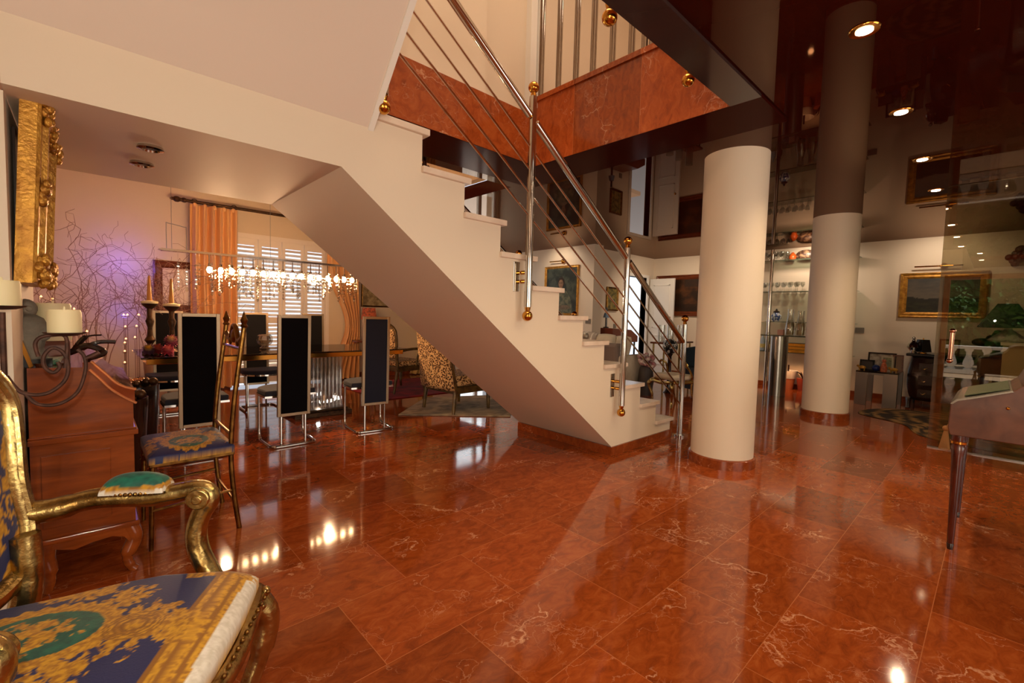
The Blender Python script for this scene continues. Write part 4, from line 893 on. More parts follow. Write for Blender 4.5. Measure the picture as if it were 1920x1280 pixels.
# gilt ballroom side chair
t = thing('side_chair', 'slender gilt side chair with navy and gold printed seat beside the bureau', 'chair', (.4, 2.98, 0))
for y, dz in ((2.77, 0), (3.2, 0)):
    b = nb(); tube(b, spline([(.584, y, 0), (.56, y+.0, .2), (.548, y, .43), (.565, y, .7), (.615, y, 1.1)], 6), .0125, 10); bp_ = obj('back_post', b, ANTQ, t)
    b = nb(); lathe(b, [(.0125, 0), (.02, .008), (.012, .02), (.019, .04), (.012, .055), (.004, .08), (0, .088)], (.615, y, 1.095), 14); obj('finial', b, ANTQ, bp_)
    b = nb(); tube(b, [(.215, y-.01 if y < 3 else y, .43), (.205, y, 0)], [.014, .0095], 10); lathe(b, [(.013, 0), (.02, .01), (.013, .02), (.018, .034), (.013, .046)], (.214, y-.005, .34), 12); obj('front_leg', b, ANTQ, t)
b = nb(); sheet(b, lambda u, v: Vector((.2+.36*u, 2.745+.475*v, .455+.038*min(1, 6*min(u, 1-u, v, 1-v)+.1)**.5)), 70, 70)
ed = [e for e in b.edges if e.is_boundary]; ex = bmesh.ops.extrude_edge_only(b, edges=ed)
for v in [g for g in ex['geom'] if isinstance(g, bmesh.types.BMVert)]: v.co.z = .432
o = obj('seat_cushion', b, VERS, t, smooth=70)
def sp2(v):
    x, y = v.y, v.x+.02; c = ornament((x+.03)*1.02, y*.95)
    if v.z < .445: c = lerp(GDD, GD, .5+nz(v.x, v.y, 2, 60)) if nz(v.x, v.y, v.z, 14) > -.25 else NV
    return c
paint(o, sp2)
b = nb(); box(b, .2, .56, 2.745, 3.22, .415, .434); obj('seat_rail', b, ANTQ, t, smooth=0, bev=.005)
for z, x in ((.52, .552), (.98, .6)): b = nb(); cyl(b, (x, 2.77, z), (x, 3.2, z), .009, n=8); obj('back_rail', b, ANTQ, t)
for p_, q_ in (((.21, 2.76, .2), (.56, 2.77, .22)), ((.21, 3.2, .2), (.56, 3.2, .22)), ((.56, 2.77, .16), (.56, 3.2, .16))): b = nb(); cyl(b, p_, q_, .007, n=8); obj('stretcher', b, ANTQ, t)
b = nb()
tube(b, spline([(.612, 2.78, 1.05), (.613, 2.88, 1.02), (.613, 2.95, 1.09), (.614, 2.985, 1.1), (.613, 3.02, 1.09), (.613, 3.09, 1.02), (.612, 3.19, 1.05)], 6), .013, 8); ball(b, (.61, 2.985, 1.04), .04, (.4, 1, 1), 12); ball(b, (.61, 2.9, 1.01), .026, (.4, 1, 1), 10); ball(b, (.61, 3.07, 1.01), .026, (.4, 1, 1), 10)
obj('carved_crest', b, ANTQ, t)
# ================================================================== DESK at right
t = thing('writing_desk', 'worn mahogany slope-top writing desk with brass edging cut by the right edge', 'desk', (3.7, -.2, 0))
prof = [(.14, .625), (.15, .66), (.147, .79), (.125, .815), (.06, .835), (-.07, .885), (-.10, .915), (-.12, .965), (-.17, .99), (-.62, 1.0), (-.62, .625)]
b = nb(); prism(b, prof, 'YZ', 3.35, 4.03); obj('carcass', b, DESKW, t, smooth=0, bev=.004)
b = nb(); prism(b, [(.148, .792), (.126, .819), (.06, .84), (-.07, .890), (-.075, .884), (.058, .832), (.12, .81), (.14, .79)], 'YZ', 3.345, 4.035); obj('brass_edging', b, mat('tarnished_silver', S(170, 160, 146), .25, 1), t, smooth=0)
b = nb(); prism(b, [(.1, .832), (-.06, .8885), (-.06, .892), (.1, .836)], 'YZ', 3.42, 3.96); obj('writing_surface', b, mat('green_leather', S(70, 78, 40), .3), t, smooth=0)
for x in (3.385, 3.995):
    for y in (.105, -.58):
        b = nb(); lathe(b, [(0, 0), (.011, 0), (.014, .02), (.024, .5), (.03, .56), (.026, .57), (.032, .59), (.03, .625), (0, .625)], (x, y, 0), 14); lg_ = obj('leg', b, LEGW, t)
        b = nb(); lathe(b, [(.027, .575), (.034, .58), (.034, .592), (.027, .597)], (x, y, 0), 14); obj('leg_ring', b, BRASS, lg_)
        b = nb(); lathe(b, [(0, 0), (.0125, 0), (.0155, .03), (.014, .034)], (x, y, 0), 12); obj('foot', b, WOODD, lg_)
b = nb(); ball(b, (3.345, -.06, .80), .008, n=8); obj('stud', b, BRASS, t)
b = nb(); R = random.Random(4)
for k in range(26): a = k*.24; cyl(b, (3.62+.008*cos(a), .168+.008*sin(a), .6), (3.62+.028*cos(a), .17+.024*sin(a), .49), .0022, n=4)
ball(b, (3.62, .168, .612), .017, n=10); cyl(b, (3.62, .15, .66), (3.62, .168, .62), .003, n=5); obj('tassel', b, mat('tan_silk', S(150, 100, 50), .8), t)
# ================================================================== BAR WITH GLASS SHELVES
t = thing('bar_shelving', 'chrome and glass bar shelving against the far wall between the columns', 'shelving', (9.0, 2.5, 0))
XS = 9.24; EDGEG = mat('glass_edge_green', S(58, 72, 58), .15)
zsh = [at(1470, y, 'X', XS).z for y in (489, 547, 603)]; zlow = at(1460, 658, 'X', XS).z
for z in zsh + [zlow]:
    b = nb(); box(b, 9.08, 9.38, 1.6, 3.3, z-.012, z); sh_ = obj('shelf', b, SHELFG, t, smooth=0); b = nb(); box(b, 9.074, 9.08, 1.6, 3.3, z-.012, z); obj('polished_edge', b, EDGEG, sh_, smooth=0)
for y in (at(1441, 610, 'X', 9.06).y, 1.75):
    b = nb(); cyl(b, (9.06, y, 0), (9.06, y, 2.5), .032, n=16); obj('pole', b, CHROME, t)
    b = nb()
    for z in zsh + [zlow, 1.0]: lathe(b, [(.032, -.02), (.04, -.018), (.04, .01), (.032, .012)], (9.06, y, z), 16)
    obj('collar', b, CHROME, t)
t = thing('bar_counter', 'smoked glass bar counter on a thick steel drum in front of the shelves', 'counter', (8.25, 2.4, 0))
ZC = at(1462, 628, 'X', 8.2).z
b = nb(); box(b, 8.02, 8.62, 1.5, 2.82, ZC-.014, ZC); tp_ = obj('top', b, SHELFG, t, smooth=0); b = nb(); box(b, 8.014, 8.02, 1.5, 2.82, ZC-.014, ZC); obj('polished_edge', b, EDGEG, tp_, smooth=0)
b = nb(); cyl(b, (8.28, 2.43, 0), (8.28, 2.43, ZC-.014), .13, n=40); obj('drum', b, STEEL, t)
b = nb(); cyl(b, (8.28, 1.6, 0), (8.28, 1.6, ZC-.014), .05, n=24); obj('foot', b, STEEL, t)
def wineglass():
    t = thing('wine_glass', '', 'glass', (0, 0, 0), 0, None, local=True)
    b = nb(); lathe(b, [(0, 0), (.032, .002), (.006, .008), (.004, .075), (.02, .09), (.036, .12), (.034, .17), (.032, .17), (.033, .12), (.016, .093), (0, .085)], n=14); obj('bowl_and_stem', b, GLASS, t); return t
W0 = wineglass(); first = [True]
def glass_at(x, y, z, label, grp):
    if first[0]: W0.location = (x, y, z); W0['label'] = label; W0['group'] = grp; first[0] = False
    else: dup(W0, (x, y, z), 0, label, grp)
for k in range(10):
    glass_at(9.17 + .09*(k % 2), 3.14-.052*k, zsh[0], 'clear wine glass in the row on the topmost bar shelf', 'wine glasses on the top shelf')
for k in range(16):
    glass_at(9.17 + .09*(k % 2), 3.18-.052*k, zsh[1], 'clear wine glass in the row on the second bar shelf from the top', 'wine glasses on the second shelf')
ATC = lambda px: at(px, 600, 'X', XS).y
b = nb(); lathe(b, [(0, 0), (.04, 0), (.062, .05), (.05, .1), (.02, .13), (.022, .14), (0, .14)], (XS, ATC(1479), zsh[0]), 18); solo('orange_vase', b, mat('orange_glaze', S(190, 84, 30), .3), 'small orange vase on the topmost bar shelf', 'vase')
b = nb(); ball(b, (XS, ATC(1503), zsh[0]+.088), .12, (.35, 1.25, .72), 20); solo('decorated_tureen', b, mat('brown_tureen', S(150, 120, 90), .4, col2=S(70, 44, 34), scale=18, ramp=(.45, .55)), 'wide brown and cream decorated dish on the topmost bar shelf', 'dish')
t = thing('ginger_jar', 'blue and white lidded porcelain jar on the third bar shelf', 'jar', (XS, ATC(1455), zsh[2])); PORC = mat('blue_white_porcelain', S(220, 224, 224), .2, col2=S(70, 90, 140), scale=26, ramp=(.48, .54))
b = nb(); lathe(b, [(0, 0), (.05, 0), (.085, .06), (.085, .11), (.05, .15), (.045, .165), (0, .165)], t.location, 20); obj('body', b, PORC, t)
b = nb(); lathe(b, [(.05, .165), (.055, .18), (.02, .2), (.012, .225), (0, .24)], t.location, 16); obj('lid', b, mat('dark_lid', S(60, 40, 34), .4), t)
for px, h, lab in ((1481, .42, 'tall clear glass storm jar with pale filling, left one on the bar counter'), (1501, .4, 'tall clear glass storm jar with pale filling, right one on the bar counter')):
    c = at(px, 620, 'X', 8.35); t = thing('glass_jar', lab, 'jar', (8.35, c.y, ZC))
    b = nb(); lathe(b, [(0, 0), (.07, .004), (.078, .1), (.06, .22), (.045, .3), (.05, h), (.046, h), (.042, .3), (.057, .22), (.07, .1), (0, .01)], t.location, 20); obj('glass', b, GLASS, t)
    b = nb(); lathe(b, [(0, .012), (.055, .012), (.055, .2), (0, .205)], t.location, 16); obj('filling', b, mat('straw_beads', S(206, 184, 130), .7, bump=.6, scale=60), t)
c = at(1464, 618, 'X', 8.15); b = nb(); box(b, 8.12, 8.2, c.y-.04, c.y+.04, ZC, ZC+.09); solo('napkin_box', b, mat('pink_box', S(216, 160, 140), .6), 'small pink box on the bar counter', 'box', smooth=0, bev=.003)
def bottle(x, y, z, m_, lab, band=S(190, 140, 50)):
    t = thing('bottle', lab, 'bottle', (x, y, z)); b = nb(); lathe(b, [(0, 0), (.042, 0), (.044, .01), (.044, .17), (.036, .21), (.016, .25), (.014, .3), (.017, .305), (0, .308)], (x, y, z), 18); gl_ = obj('glass', b, m_, t)
    b = nb(); lathe(b, [(.0445, .05), (.0452, .05), (.0452, .12), (.0445, .12)], (x, y, z), 18); obj('label_band', b, mat('paper_label', S(210, 190, 120), .6), gl_)
bottle(XS, at(1441, 640, 'X', XS).y, zlow, mat('dark_green_bottle', S(16, 26, 14), .1), 'dark green bottle standing on the lowest bar shelf')
bottle(XS, at(1430, 640, 'X', XS).y, zlow, mat('pale_bottle', S(180, 190, 200), .1), 'pale bottle half hidden by the column, on the lowest bar shelf')
c = at(1498, 650, 'X', XS); t = thing('gold_box', 'gold and black striped box on the lowest bar shelf', 'box', (XS, c.y, zlow)); GT_ = mat('gold_trays', S(210, 150, 50), .25, .8)
for k in range(3):
    b = nb(); box(b, XS-.1, XS+.1, c.y-.16, c.y+.16, zlow+.055*k, zlow+.055*k+.045); obj('tray', b, GT_, t, smooth=0)
    b = nb(); box(b, XS-.095, XS+.095, c.y-.155, c.y+.155, zlow+.055*k+.045, zlow+.055*(k+1)); obj('divider', b, BLACKP, t, smooth=0)
p = at(1480, 728, 'Z', 0); t = thing('plant_pot', 'terracotta pot with a white rim and dark stick under the bar shelves', 'planter', p); p = Vector((9.2, p.y, 0)); t.location = p; ROOTM[t.name] = (Matrix.Translation(p), False)
b = nb(); lathe(b, [(0, 0), (.08, 0), (.12, .24), (.11, .24), (.08, .2), (0, .2)], p, 20); obj('pot', b, TERRA, t)
b = nb(); lathe(b, [(.119, .2), (.15, .34), (.14, .34), (.11, .24)], p, 20); obj('rim', b, WHITE, t)
b = nb(); cyl(b, p+Vector((0, 0, .2)), p+Vector((0, 0, .44)), .014, n=8); obj('stick', b, WOODD, t)
p = at(1512, 730, 'Z', 0); p.x = 9.2; t = thing('plant_pot', 'small red-brown pot with a dark plant half hidden by the far column', 'planter', p)
b = nb(); lathe(b, [(0, 0), (.07, 0), (.1, .22), (.09, .22), (0, .2)], p, 18); obj('pot', b, mat('red_pot', S(150, 60, 40), .6), t)
b = nb()
for k in range(9): a = k*.7; tube(b, [p+Vector((0, 0, .2)), p+Vector((.05*cos(a), .05*sin(a), .3)), p+Vector((.1*cos(a), .1*sin(a), .33))], [.006, .008, .002], 5)
obj('foliage', b, WOODD, t)
# black cable hanging from a wall fitting by the far column
t = thing('wall_cable', 'thin black cable hanging down the wall right of the far column', 'cable', at(1590, 665, 'X', 9.39)); b = nb(); tube(b, spline([at(1598, 560, 'X', 9.39), at(1595, 610, 'X', 9.39), at(1590, 664, 'X', 9.39)], 5), .005, 6); ball(b, at(1590, 666, 'X', 9.385), .02, n=8); obj('cable', b, BLACKP, t)
# ================================================================== BEHIND THE GLASS: side table, commode, lamp
t = thing('side_table', 'low smoked glass side table on steel slab legs by the far wall', 'table', (8.72, 1.17, 0))
TZ = .51; a1, a2 = at(1600, 757, 'Z', 0), at(1672, 765, 'Z', 0)
b = nb(); box(b, 8.45, 9.0, .93, 1.42, TZ-.02, TZ); obj('top', b, SMOKE, t, smooth=0)
for y0, y1, x in ((1.28, 1.42, 8.45), (.93, 1.09, 8.45), (1.28, 1.42, 8.94), (.93, 1.09, 8.94)):
    b = nb(); box(b, x, x+.06, y0, y1, 0, TZ-.02); obj('leg', b, STEEL, t, smooth=0, bev=.002)
b = nb(); box(b, 8.47, 8.98, .96, 1.39, TZ-.05, TZ-.02); obj('under_frame', b, STEEL, t, smooth=0)
def pframe(x, y, w, h, fm, cm, lab, tilt=.2, rz=0):
    t = thing('photo_frame', lab, 'picture frame', (x, y, TZ), rz, local=True); b = nb()
    def P(a, z, d): return Vector((z*tilt+d, a, z*cos(tilt)))
    def sl(y0, y1, z0, z1, d0, d1):
        v = [b.verts.new(P(yy, zz, dd)) for zz in (z0, z1) for yy, dd in ((y0, d0), (y1, d0), (y1, d1), (y0, d1))]
        for f in ((0, 3, 2, 1), (4, 5, 6, 7), (0, 1, 5, 4), (1, 2, 6, 5), (2, 3, 7, 6), (3, 0, 4, 7)): b.faces.new([v[i] for i in f])
    f = .022; sl(-w/2, -w/2+f, 0, h, -.01, .008); sl(w/2-f, w/2, 0, h, -.01, .008); sl(-w/2+f, w/2-f, 0, f, -.01, .008); sl(-w/2+f, w/2-f, h-f, h, -.01, .008); obj('frame', b, fm, t, smooth=0, fix=True)
    b = nb(); sl(-w/2+f, w/2-f, f, h-f, -.004, .006); obj('photograph', b, cm, t, smooth=0, fix=True)
    b = nb(); tube(b, [P(0, h*.7, .006), (h*.45, 0, 0)], .005, 6); obj('strut', b, BLACKP, t)
pframe(8.84, 1.18, .34, .27, WOODD, mat('pale_photo', S(190, 176, 156), .4, col2=S(120, 100, 84), scale=14), 'large dark-framed photograph at the back of the side table')
pframe(8.62, 1.32, .18, .16, BLACKP, mat('dark_photo', S(44, 34, 30), .4), 'small dark photograph frame at the left of the side table')
pframe(8.66, 1.08, .14, .23, mat('silver_frame', S(180, 170, 150), .3, .8), mat('green_photo', S(140, 140, 100), .4, col2=S(60, 60, 44), scale=22), 'upright silver photograph frame at the middle of the side table', .25, .3)
pframe(8.84, .985, .13, .25, WOODB, mat('brown_photo', S(120, 84, 56), .5), 'brown-framed photograph at the right end of the side table', .2, .15)
b = nb(); ball(b, (8.55, 1.2, TZ+.05), .05, n=16); solo('glass_ball', b, BLUEG, 'cobalt blue ball on the side table', 'ornament')
t = thing('figurine', 'small pink and gold seated figurine on the side table beside the blue ball', 'ornament', (8.56, 1.11, TZ)); b = nb(); lathe(b, [(0, 0), (.04, 0), (.045, .05), (.03, .11), (.022, .13), (0, .14)], (8.56, 1.11, TZ), 14); ball(b, (8.56, 1.11, TZ+.16), .028, n=10); tube(b, [(8.53, 1.13, TZ+.1), (8.51, 1.12, TZ+.06), (8.52, 1.09, TZ+.05)], .01, 6); obj('body', b, mat('pink_porcelain', S(206, 120, 80), .3, col2=S(150, 60, 30), scale=30), t)
for x, y, lab in ((8.52, 1.36, 'small gold animal figure at the left edge of the side table'), (8.52, .99, 'small olive-gold animal figure at the right of the side table')):
    t = thing('animal_figure', lab, 'ornament', (x, y, TZ)); b = nb(); ball(b, (x, y, TZ+.045), .03, (.8, 1.6, .9), 12); ball(b, (x, y+.05, TZ+.065), .018, n=8)
    for s in (-1, 1):
        for d in (-.03, .03): cyl(b, (x+.012*s, y+d, TZ), (x+.012*s, y+d, TZ+.04), .007, n=6)
    obj('body', b, GOLDF, t)
t = thing('commode', 'dark bombe commode behind the glass door', 'chest of drawers', (9.1, .7, 0)); HC = .80
def bomb(z): return .0+.085*sin(PI*min(1, max(0, (z-.1)/.7))**1.3)
b = nb(); L0, L1 = .24, .83
nn = 14; lv = []
for k in range(nn+1):
    z = .12+(HC-.16)*k/nn; e = .045*sin(PI*(k/nn)**.8) - .02*(1-k/nn); xf = 8.78-.07*sin(PI*(k/nn)**.8)
    lv.append([b.verts.new(p) for p in ((xf+.05, L0-e, z), (xf, L0-e+.06, z), (xf, L1+e-.06, z), (xf+.05, L1+e, z), (9.37, L1+.01, z), (9.37, L0-.01, z))])
for A_, B_ in zip(lv, lv[1:]):
    for k in range(6): b.faces.new([A_[k], A_[(k+1) % 6], B_[(k+1) % 6], B_[k]])
b.faces.new(lv[0][::-1]); b.faces.new(lv[-1]); obj('carcass', b, WOODD, t, smooth=50, fix=True)
b = nb(); box(b, 8.72, 9.38, L0-.06, L1+.06, HC-.04, HC); obj('top', b, BLACKP, t, smooth=0, bev=.01)
for k in range(3):
    b = nb(); z = .24+.18*k; f_ = (z-.12)/(HC-.16); xf = 8.78-.07*sin(PI*f_**.8); prism(b, [(xf-.008, z-.07), (xf-.01, z+.07), (xf+.05, z+.07), (xf+.05, z-.07)], 'XZ', .33, .74); dr_ = obj('drawer', b, WOODD, t, smooth=0, bev=.004)
    for y in (.42, .68):
        b = nb(); z = .24+.18*k; tube(b, spline([(8.72, y-.03, z), (8.69, y, z-.02), (8.72, y+.03, z)], 4), .006, 6); obj('drawer_handle', b, ANTQ, dr_)
for y in (L0, L1):
    b = nb(); tube(b, [(8.80, y, .14), (8.76, y, .05), (8.74, y, 0)], [.04, .025, .03], 8); obj('leg', b, WOODD, t); b = nb(); tube(b, [(9.33, y, .14), (9.33, y, 0)], .025, 8); obj('leg', b, WOODD, t)
p = at(1712, 655, 'X', 8.9); t = thing('silver_figure', 'silver seated figure ornament on the left of the commode', 'ornament', (8.9, p.y, HC)); b = nb(); lathe(b, [(0, 0), (.06, 0), (.03, .02), (.075, .08), (.06, .13), (.025, .17), (.02, .19), (0, .2)], (8.9, p.y, HC), 16); ball(b, (8.9, p.y, HC+.215), .024, n=10); obj('body', b, CHROME, t)
p = at(1730, 655, 'X', 8.95); t = thing('table_lamp', 'small black lamp shade on the commode beside the silver figure', 'lamp', (8.95, p.y, HC)); b = nb(); lathe(b, [(.1, .02), (.07, .2)], (8.95, p.y, HC), 4); obj('lamp_shade', b, BLACKP, t, smooth=0); b = nb(); lathe(b, [(0, 0), (.05, 0), (.05, .012), (.008, .02), (.008, .22), (0, .225)], (8.95, p.y, HC), 12); obj('stand', b, BRASS, t)
TZ = HC
pframe(9.1, .46, .22, .22, WOODB, mat('cream_photo', S(196, 170, 120), .5), 'brown photograph frame at the right end of the commode', .15)
p = at(1912, 482, 'X', 9.4); t = thing('wall_carving', 'red-brown carved wooden wall ornament at the right edge', 'carving', p); b = nb(); R = random.Random(8)
for k in range(16): a = k*.9; ball(b, (9.37-.02*R.random(), p.y+.10*cos(a)*R.random(), p.z+.17*sin(a)*R.random()), .045, n=8)
obj('carving', b, mat('carved_redwood', S(84, 30, 18), .5), t)
# big lamp with black shade on a cream plinth
LX = 7.4; c = at(1880, 600, 'X', LX); lt, lb_ = at(1880, 570, 'X', LX).z, at(1880, 614, 'X', LX).z
t = thing('plinth', 'cream square plinth behind the glass at the right edge', 'plinth', (LX, c.y-.1, 0)); PZ = at(1900, 642, 'X', LX).z
b = nb(); box(b, LX-.2, LX+.2, c.y-.42, c.y-.02, 0, PZ-.03); obj('shaft', b, mat('cream_plinth', S(206, 184, 140), .6), t, smooth=0); b = nb(); box(b, LX-.22, LX+.22, c.y-.44, c.y, PZ-.03, PZ); obj('cap', b, WHITE, t, smooth=0)
t = thing('table_lamp', 'large lamp with a black tapered shade standing on the cream plinth', 'lamp', (LX, c.y-.03, PZ)); cy_ = c.y-.03
b = nb(); w0, w1 = .22, .075
A_ = [(LX+sx*w0*.75, cy_+sy*w0, lb_) for sx, sy in ((-1, -1), (1, -1), (1, 1), (-1, 1))]; B_ = [(LX+sx*w1*.75, cy_+sy*w1, lt) for sx, sy in ((-1, -1), (1, -1), (1, 1), (-1, 1))]
va, vb = [b.verts.new(q) for q in A_], [b.verts.new(q) for q in B_]
for k in range(4): b.faces.new([va[k], va[(k+1) % 4], vb[(k+1) % 4], vb[k]])
obj('lamp_shade', b, BLACKP, t, smooth=0, solid=.01)
b = nb(); lathe(b, [(0, 0), (.14, 0), (.16, .02), (.1, .08), (.03, .14), (.03, lt-PZ), (0, lt-PZ)], (LX, cy_-.02, PZ), 24); obj('base', b, mat('pale_ceramic', S(190, 190, 186), .2), t)
# dark low cabinet with bronze bird beside it
t = thing('low_cabinet', 'dark low cabinet with a brown front behind the glass door', 'cabinet', (7.5, .1, 0))
c = at(1850, 700, 'X', 7.45); zt_ = at(1850, 672, 'X', 7.45).z; zb_ = at(1850, 705, 'X', 7.45).z
y0, y1 = at(1880, 690, 'X', 7.45).y, at(1838, 690, 'X', 7.45).y
b = nb(); box(b, 7.45, 7.85, y0, y1, zb_, zt_); obj('box', b, mat('brown_leather', S(96, 66, 36), .4), t, smooth=0); b = nb(); box(b, 7.44, 7.86, y0-.01, y1+.02, zt_, zt_+.02); obj('top', b, BLACKP, t, smooth=0)
for y in (y0+.04, y1-.04):
    b = nb(); tube(b, [(7.5, y, zb_), (7.48, y+.03, 0)], .035, 8); obj('leg', b, BLACKP, t); b = nb(); tube(b, [(7.8, y, zb_), (7.82, y, 0)], .035, 8); obj('leg', b, BLACKP, t)
t = thing('bronze_bird', 'dark bronze bird-like sculpture on the low cabinet', 'sculpture', (7.6, (y0+y1)/2, zt_+.02)); yy = (y0+y1)/2; z_ = zt_+.02
b = nb(); lathe(b, [(0, 0), (.06, 0), (.05, .03), (.03, .06), (.07, .15), (.06, .24), (.03, .3), (0, .31)], (7.6, yy-.03, z_), 14); ball(b, (7.6, yy+.09, z_+.16), .06, (.7, 1.5, .8), 14); ball(b, (7.6, yy+.02, z_+.2), .05, n=10); obj('body', b, BRONZE, t)
# striped hide rug
b = nb(); pl5 = [(7.55, 1.2), (7.2, .72), (6.5, .36), (6.45, -1.0), (8.4, -1.0), (8.5, .7), (8.1, 1.15)]
cx, cy2 = 7.4, .1
ol = spline([(x, y, 0) for x, y in pl5], 6, True)
sheet(b, lambda u, v: Vector((cx, cy2, .006)).lerp(Vector((ol[int(round(u*len(ol))) % len(ol)].x, ol[int(round(u*len(ol))) % len(ol)].y, .006)), .02+.98*v), len(ol), 30)
o = solo('hide_rug', b, RUGM, 'dark striped hide rug on the floor behind the glass', 'rug', smooth=0); paint(o, lambda v: S(40, 22, 12) if sin(30*v.y+6*nz(v.x, v.y, 0, 1.2)) > -.35 else S(150, 110, 60))
# ================================================================== LIVING ROOM CORNER
t = thing('sofa', 'cream sofa by the portrait wall seen past the lower stair treads', 'sofa', (6.3, 4.6, 0))
b = nb(); box(b, 5.95, 6.75, 3.95, 5.1, .08, .44); obj('base', b, CREAMF, t, bev=.04)
b = nb(); box(b, 5.9, 6.12, 3.95, 5.1, .3, .80); obj('backrest', b, GREYF, t, bev=.05)
for y in (3.88, 5.0):
    b = nb(); box(b, 5.95, 6.75, y, y+.17, .08, .62); obj('arm', b, CREAMF, t, bev=.05)
b = nb(); box(b, 6.12, 6.75, 4.05, 5.0, .42, .54); obj('seat_cushion', b, CREAMF, t, bev=.04)
for y in (3.95, 5.08):
    for x in (6.0, 6.7): b = nb(); cyl(b, (x, y, 0), (x, y, .09), .03); obj('foot', b, WOODD, t)
STR = mat('striped_cushion', S(226, 214, 196), .85, col2=S(176, 158, 140), scale=2, stretch=(1, 22, 1), ramp=(.48, .52))
def cushion(c, r, lab, m_):
    b = nb(); n = 18
    def f(s):
        def g(u, v):
            a, d = 2*u-1, 2*v-1; th = .085*((1-a**4)*(1-d**4))**.6
            return Vector(c)+Matrix.Rotation(r, 3, 'Z') @ Matrix.Rotation(.25, 3, 'Y') @ Vector((s*th, a*.2*(1-.08*d*d), d*.2*(1-.08*a*a)))
        return g
    sheet(b, f(1), n, n); sheet(b, f(-1), n, n); bmesh.ops.remove_doubles(b, verts=b.verts[:], dist=.002); solo('cushion', b, m_, lab, 'cushion', fix=True, smooth=70)
cushion((6.22, 4.78, .76), .1, 'striped pale cushion at the left of the sofa back', STR)
cushion((6.25, 4.42, .74), -.1, 'plain cream cushion in the middle of the sofa', CREAMF)
cushion((6.3, 4.14, .72), -.3, 'cream cushion at the right end of the sofa', CREAMF)
t = thing('writing_box_table', 'small red-brown slant desk against the recessed wall', 'desk', (7.75, 5.2, 0)); DZ = .88
b = nb(); prism(b, [(7.3, .72), (8.2, .72), (8.2, .84), (7.95, .97), (7.3, 1.0)], 'XZ', 5.0, 5.36); obj('box', b, mat('red_brown_wood', S(110, 44, 24), .35, coat=.3), t, smooth=0, bev=.006)
for x in (7.36, 8.14):
    for y in (5.04, 5.32): b = nb(); cyl(b, (x, y, 0), (x, y, .72), .022, .018); obj('leg', b, WOODD, t)
p = at(1137, 590, 'Y', 5.2); t = thing('table_lamp', 'slim dark table lamp with a small blue-grey shade on the red-brown desk', 'lamp', (p.x, 5.2, 1.0)); b = nb(); cyl(b, (p.x, 5.2, 1.0), (p.x, 5.2, 1.4), .02, n=10); lathe(b, [(0, 0), (.06, 0), (.05, .02), (0, .03)], (p.x, 5.2, 1.0), 14); obj('stand', b, WOODD, t); b = nb(); lathe(b, [(.06, 1.2), (.04, 1.29)], (p.x, 5.2, 0), 16); obj('lamp_shade', b, mat('blue_grey_shade', S(110, 130, 150), .7), t)
b = nb(); c = at(1098, 630, 'X', 5.6); ball(b, c, .055, n=18); lathe(b, [(0, -.07), (.04, -.065), (.03, -.045)], c, 12); bx = c
t = solo('silver_ball', b, mat('matt_silver', S(190, 180, 160), .35, .5), 'silver ball ornament on a stand beyond the sixth stair tread', 'ornament')
t = thing('pedestal', 'slim steel pedestal carrying the silver ball', 'pedestal', (c.x, c.y, 0)); b = nb(); cyl(b, (c.x, c.y, .02), (c.x, c.y, c.z-.068), .03, n=14); obj('shaft', b, STEEL, t); b = nb(); lathe(b, [(0, 0), (.14, 0), (.14, .02), (0, .025)], (c.x, c.y, 0), 20); obj('foot', b, STEEL, t)
# gilded cabriole chair
def gilt_chair(loc, rz, lab):
    t = thing('gilt_stool', lab, 'stool', loc, rz, local=True)
    b = nb(); box(b, -.23, .23, -.22, .22, .43, .52); obj('seat_cushion', b, CREAMF, t, bev=.04)
    b = nb(); tube(b, spline([(-.24, -.23, .41), (0, -.26, .38), (.24, -.23, .41), (.25, 0, .4), (.22, .22, .41), (-.22, .22, .41), (-.25, 0, .4)], 4, True), .026, 8, closed=True); obj('seat_rail', b, GILT, t)
    for sx in (-1, 1):
        b = nb(); tube(b, spline([(.22*sx, -.22, .41), (.27*sx, -.27, .33), (.23*sx, -.23, .18), (.22*sx, -.22, .06), (.27*sx, -.27, 0)], 5), [.034]*6+[.024]*6+[.016]*9, 8); obj('leg', b, GILT, t)
        b = nb(); tube(b, spline([(.2*sx, .21, .42), (.2*sx, .22, .2), (.22*sx, .29, 0)], 5), .018, 8); obj('leg', b, GILT, t)
    for sx in (-1, 1):
        b = nb(); tube(b, spline([(.24*sx, .16, .41), (.27*sx, .14, .5), (.25*sx, .1, .6), (.22*sx, .04, .68), (.27*sx, -.02, .72), (.31*sx, .0, .68)], 5), .018, 8); obj('scroll_arm', b, GILT, t)
    return t
q = at(1262, 703, 'Z', .42); gs_ = gilt_chair((q.x, q.y, 0), -1.9, 'gilded cabriole stool with a cream seat behind the last stair post'); gs_.scale = (.85, .85, .85)
t = thing('flower_vase', 'dark vase of mixed pale flowers behind the gilded stool', 'flowers', (6.75, 3.72, 0)); c = at(1212, 681, 'Z', .50); 
t.location = (c.x, c.y, 0); ROOTM[t.name] = (Matrix.Translation((c.x, c.y, 0)), False)
b = nb(); lathe(b, [(0, 0), (.09, 0), (.125, .22), (.10, .42), (.08, .46), (0, .44)], (c.x, c.y, 0), 20); obj('vase', b, mat('dark_grey_pot', S(58, 50, 48), .5), t)
R = random.Random(11); b = nb()
for k in range(46): a = R.random()*6.28; r = R.random()**.6*.14; ball(b, (c.x+r*cos(a), c.y+r*sin(a), .5+.16*R.random()-.3*r), R.uniform(.022, .04), n=8)
o = obj('blooms', b, FLOW, t); paint(o, lambda v: lerp(S(206, 190, 176), S(140, 70, 84), .5+nz(v.x, v.y, v.z, 16)*1.6))
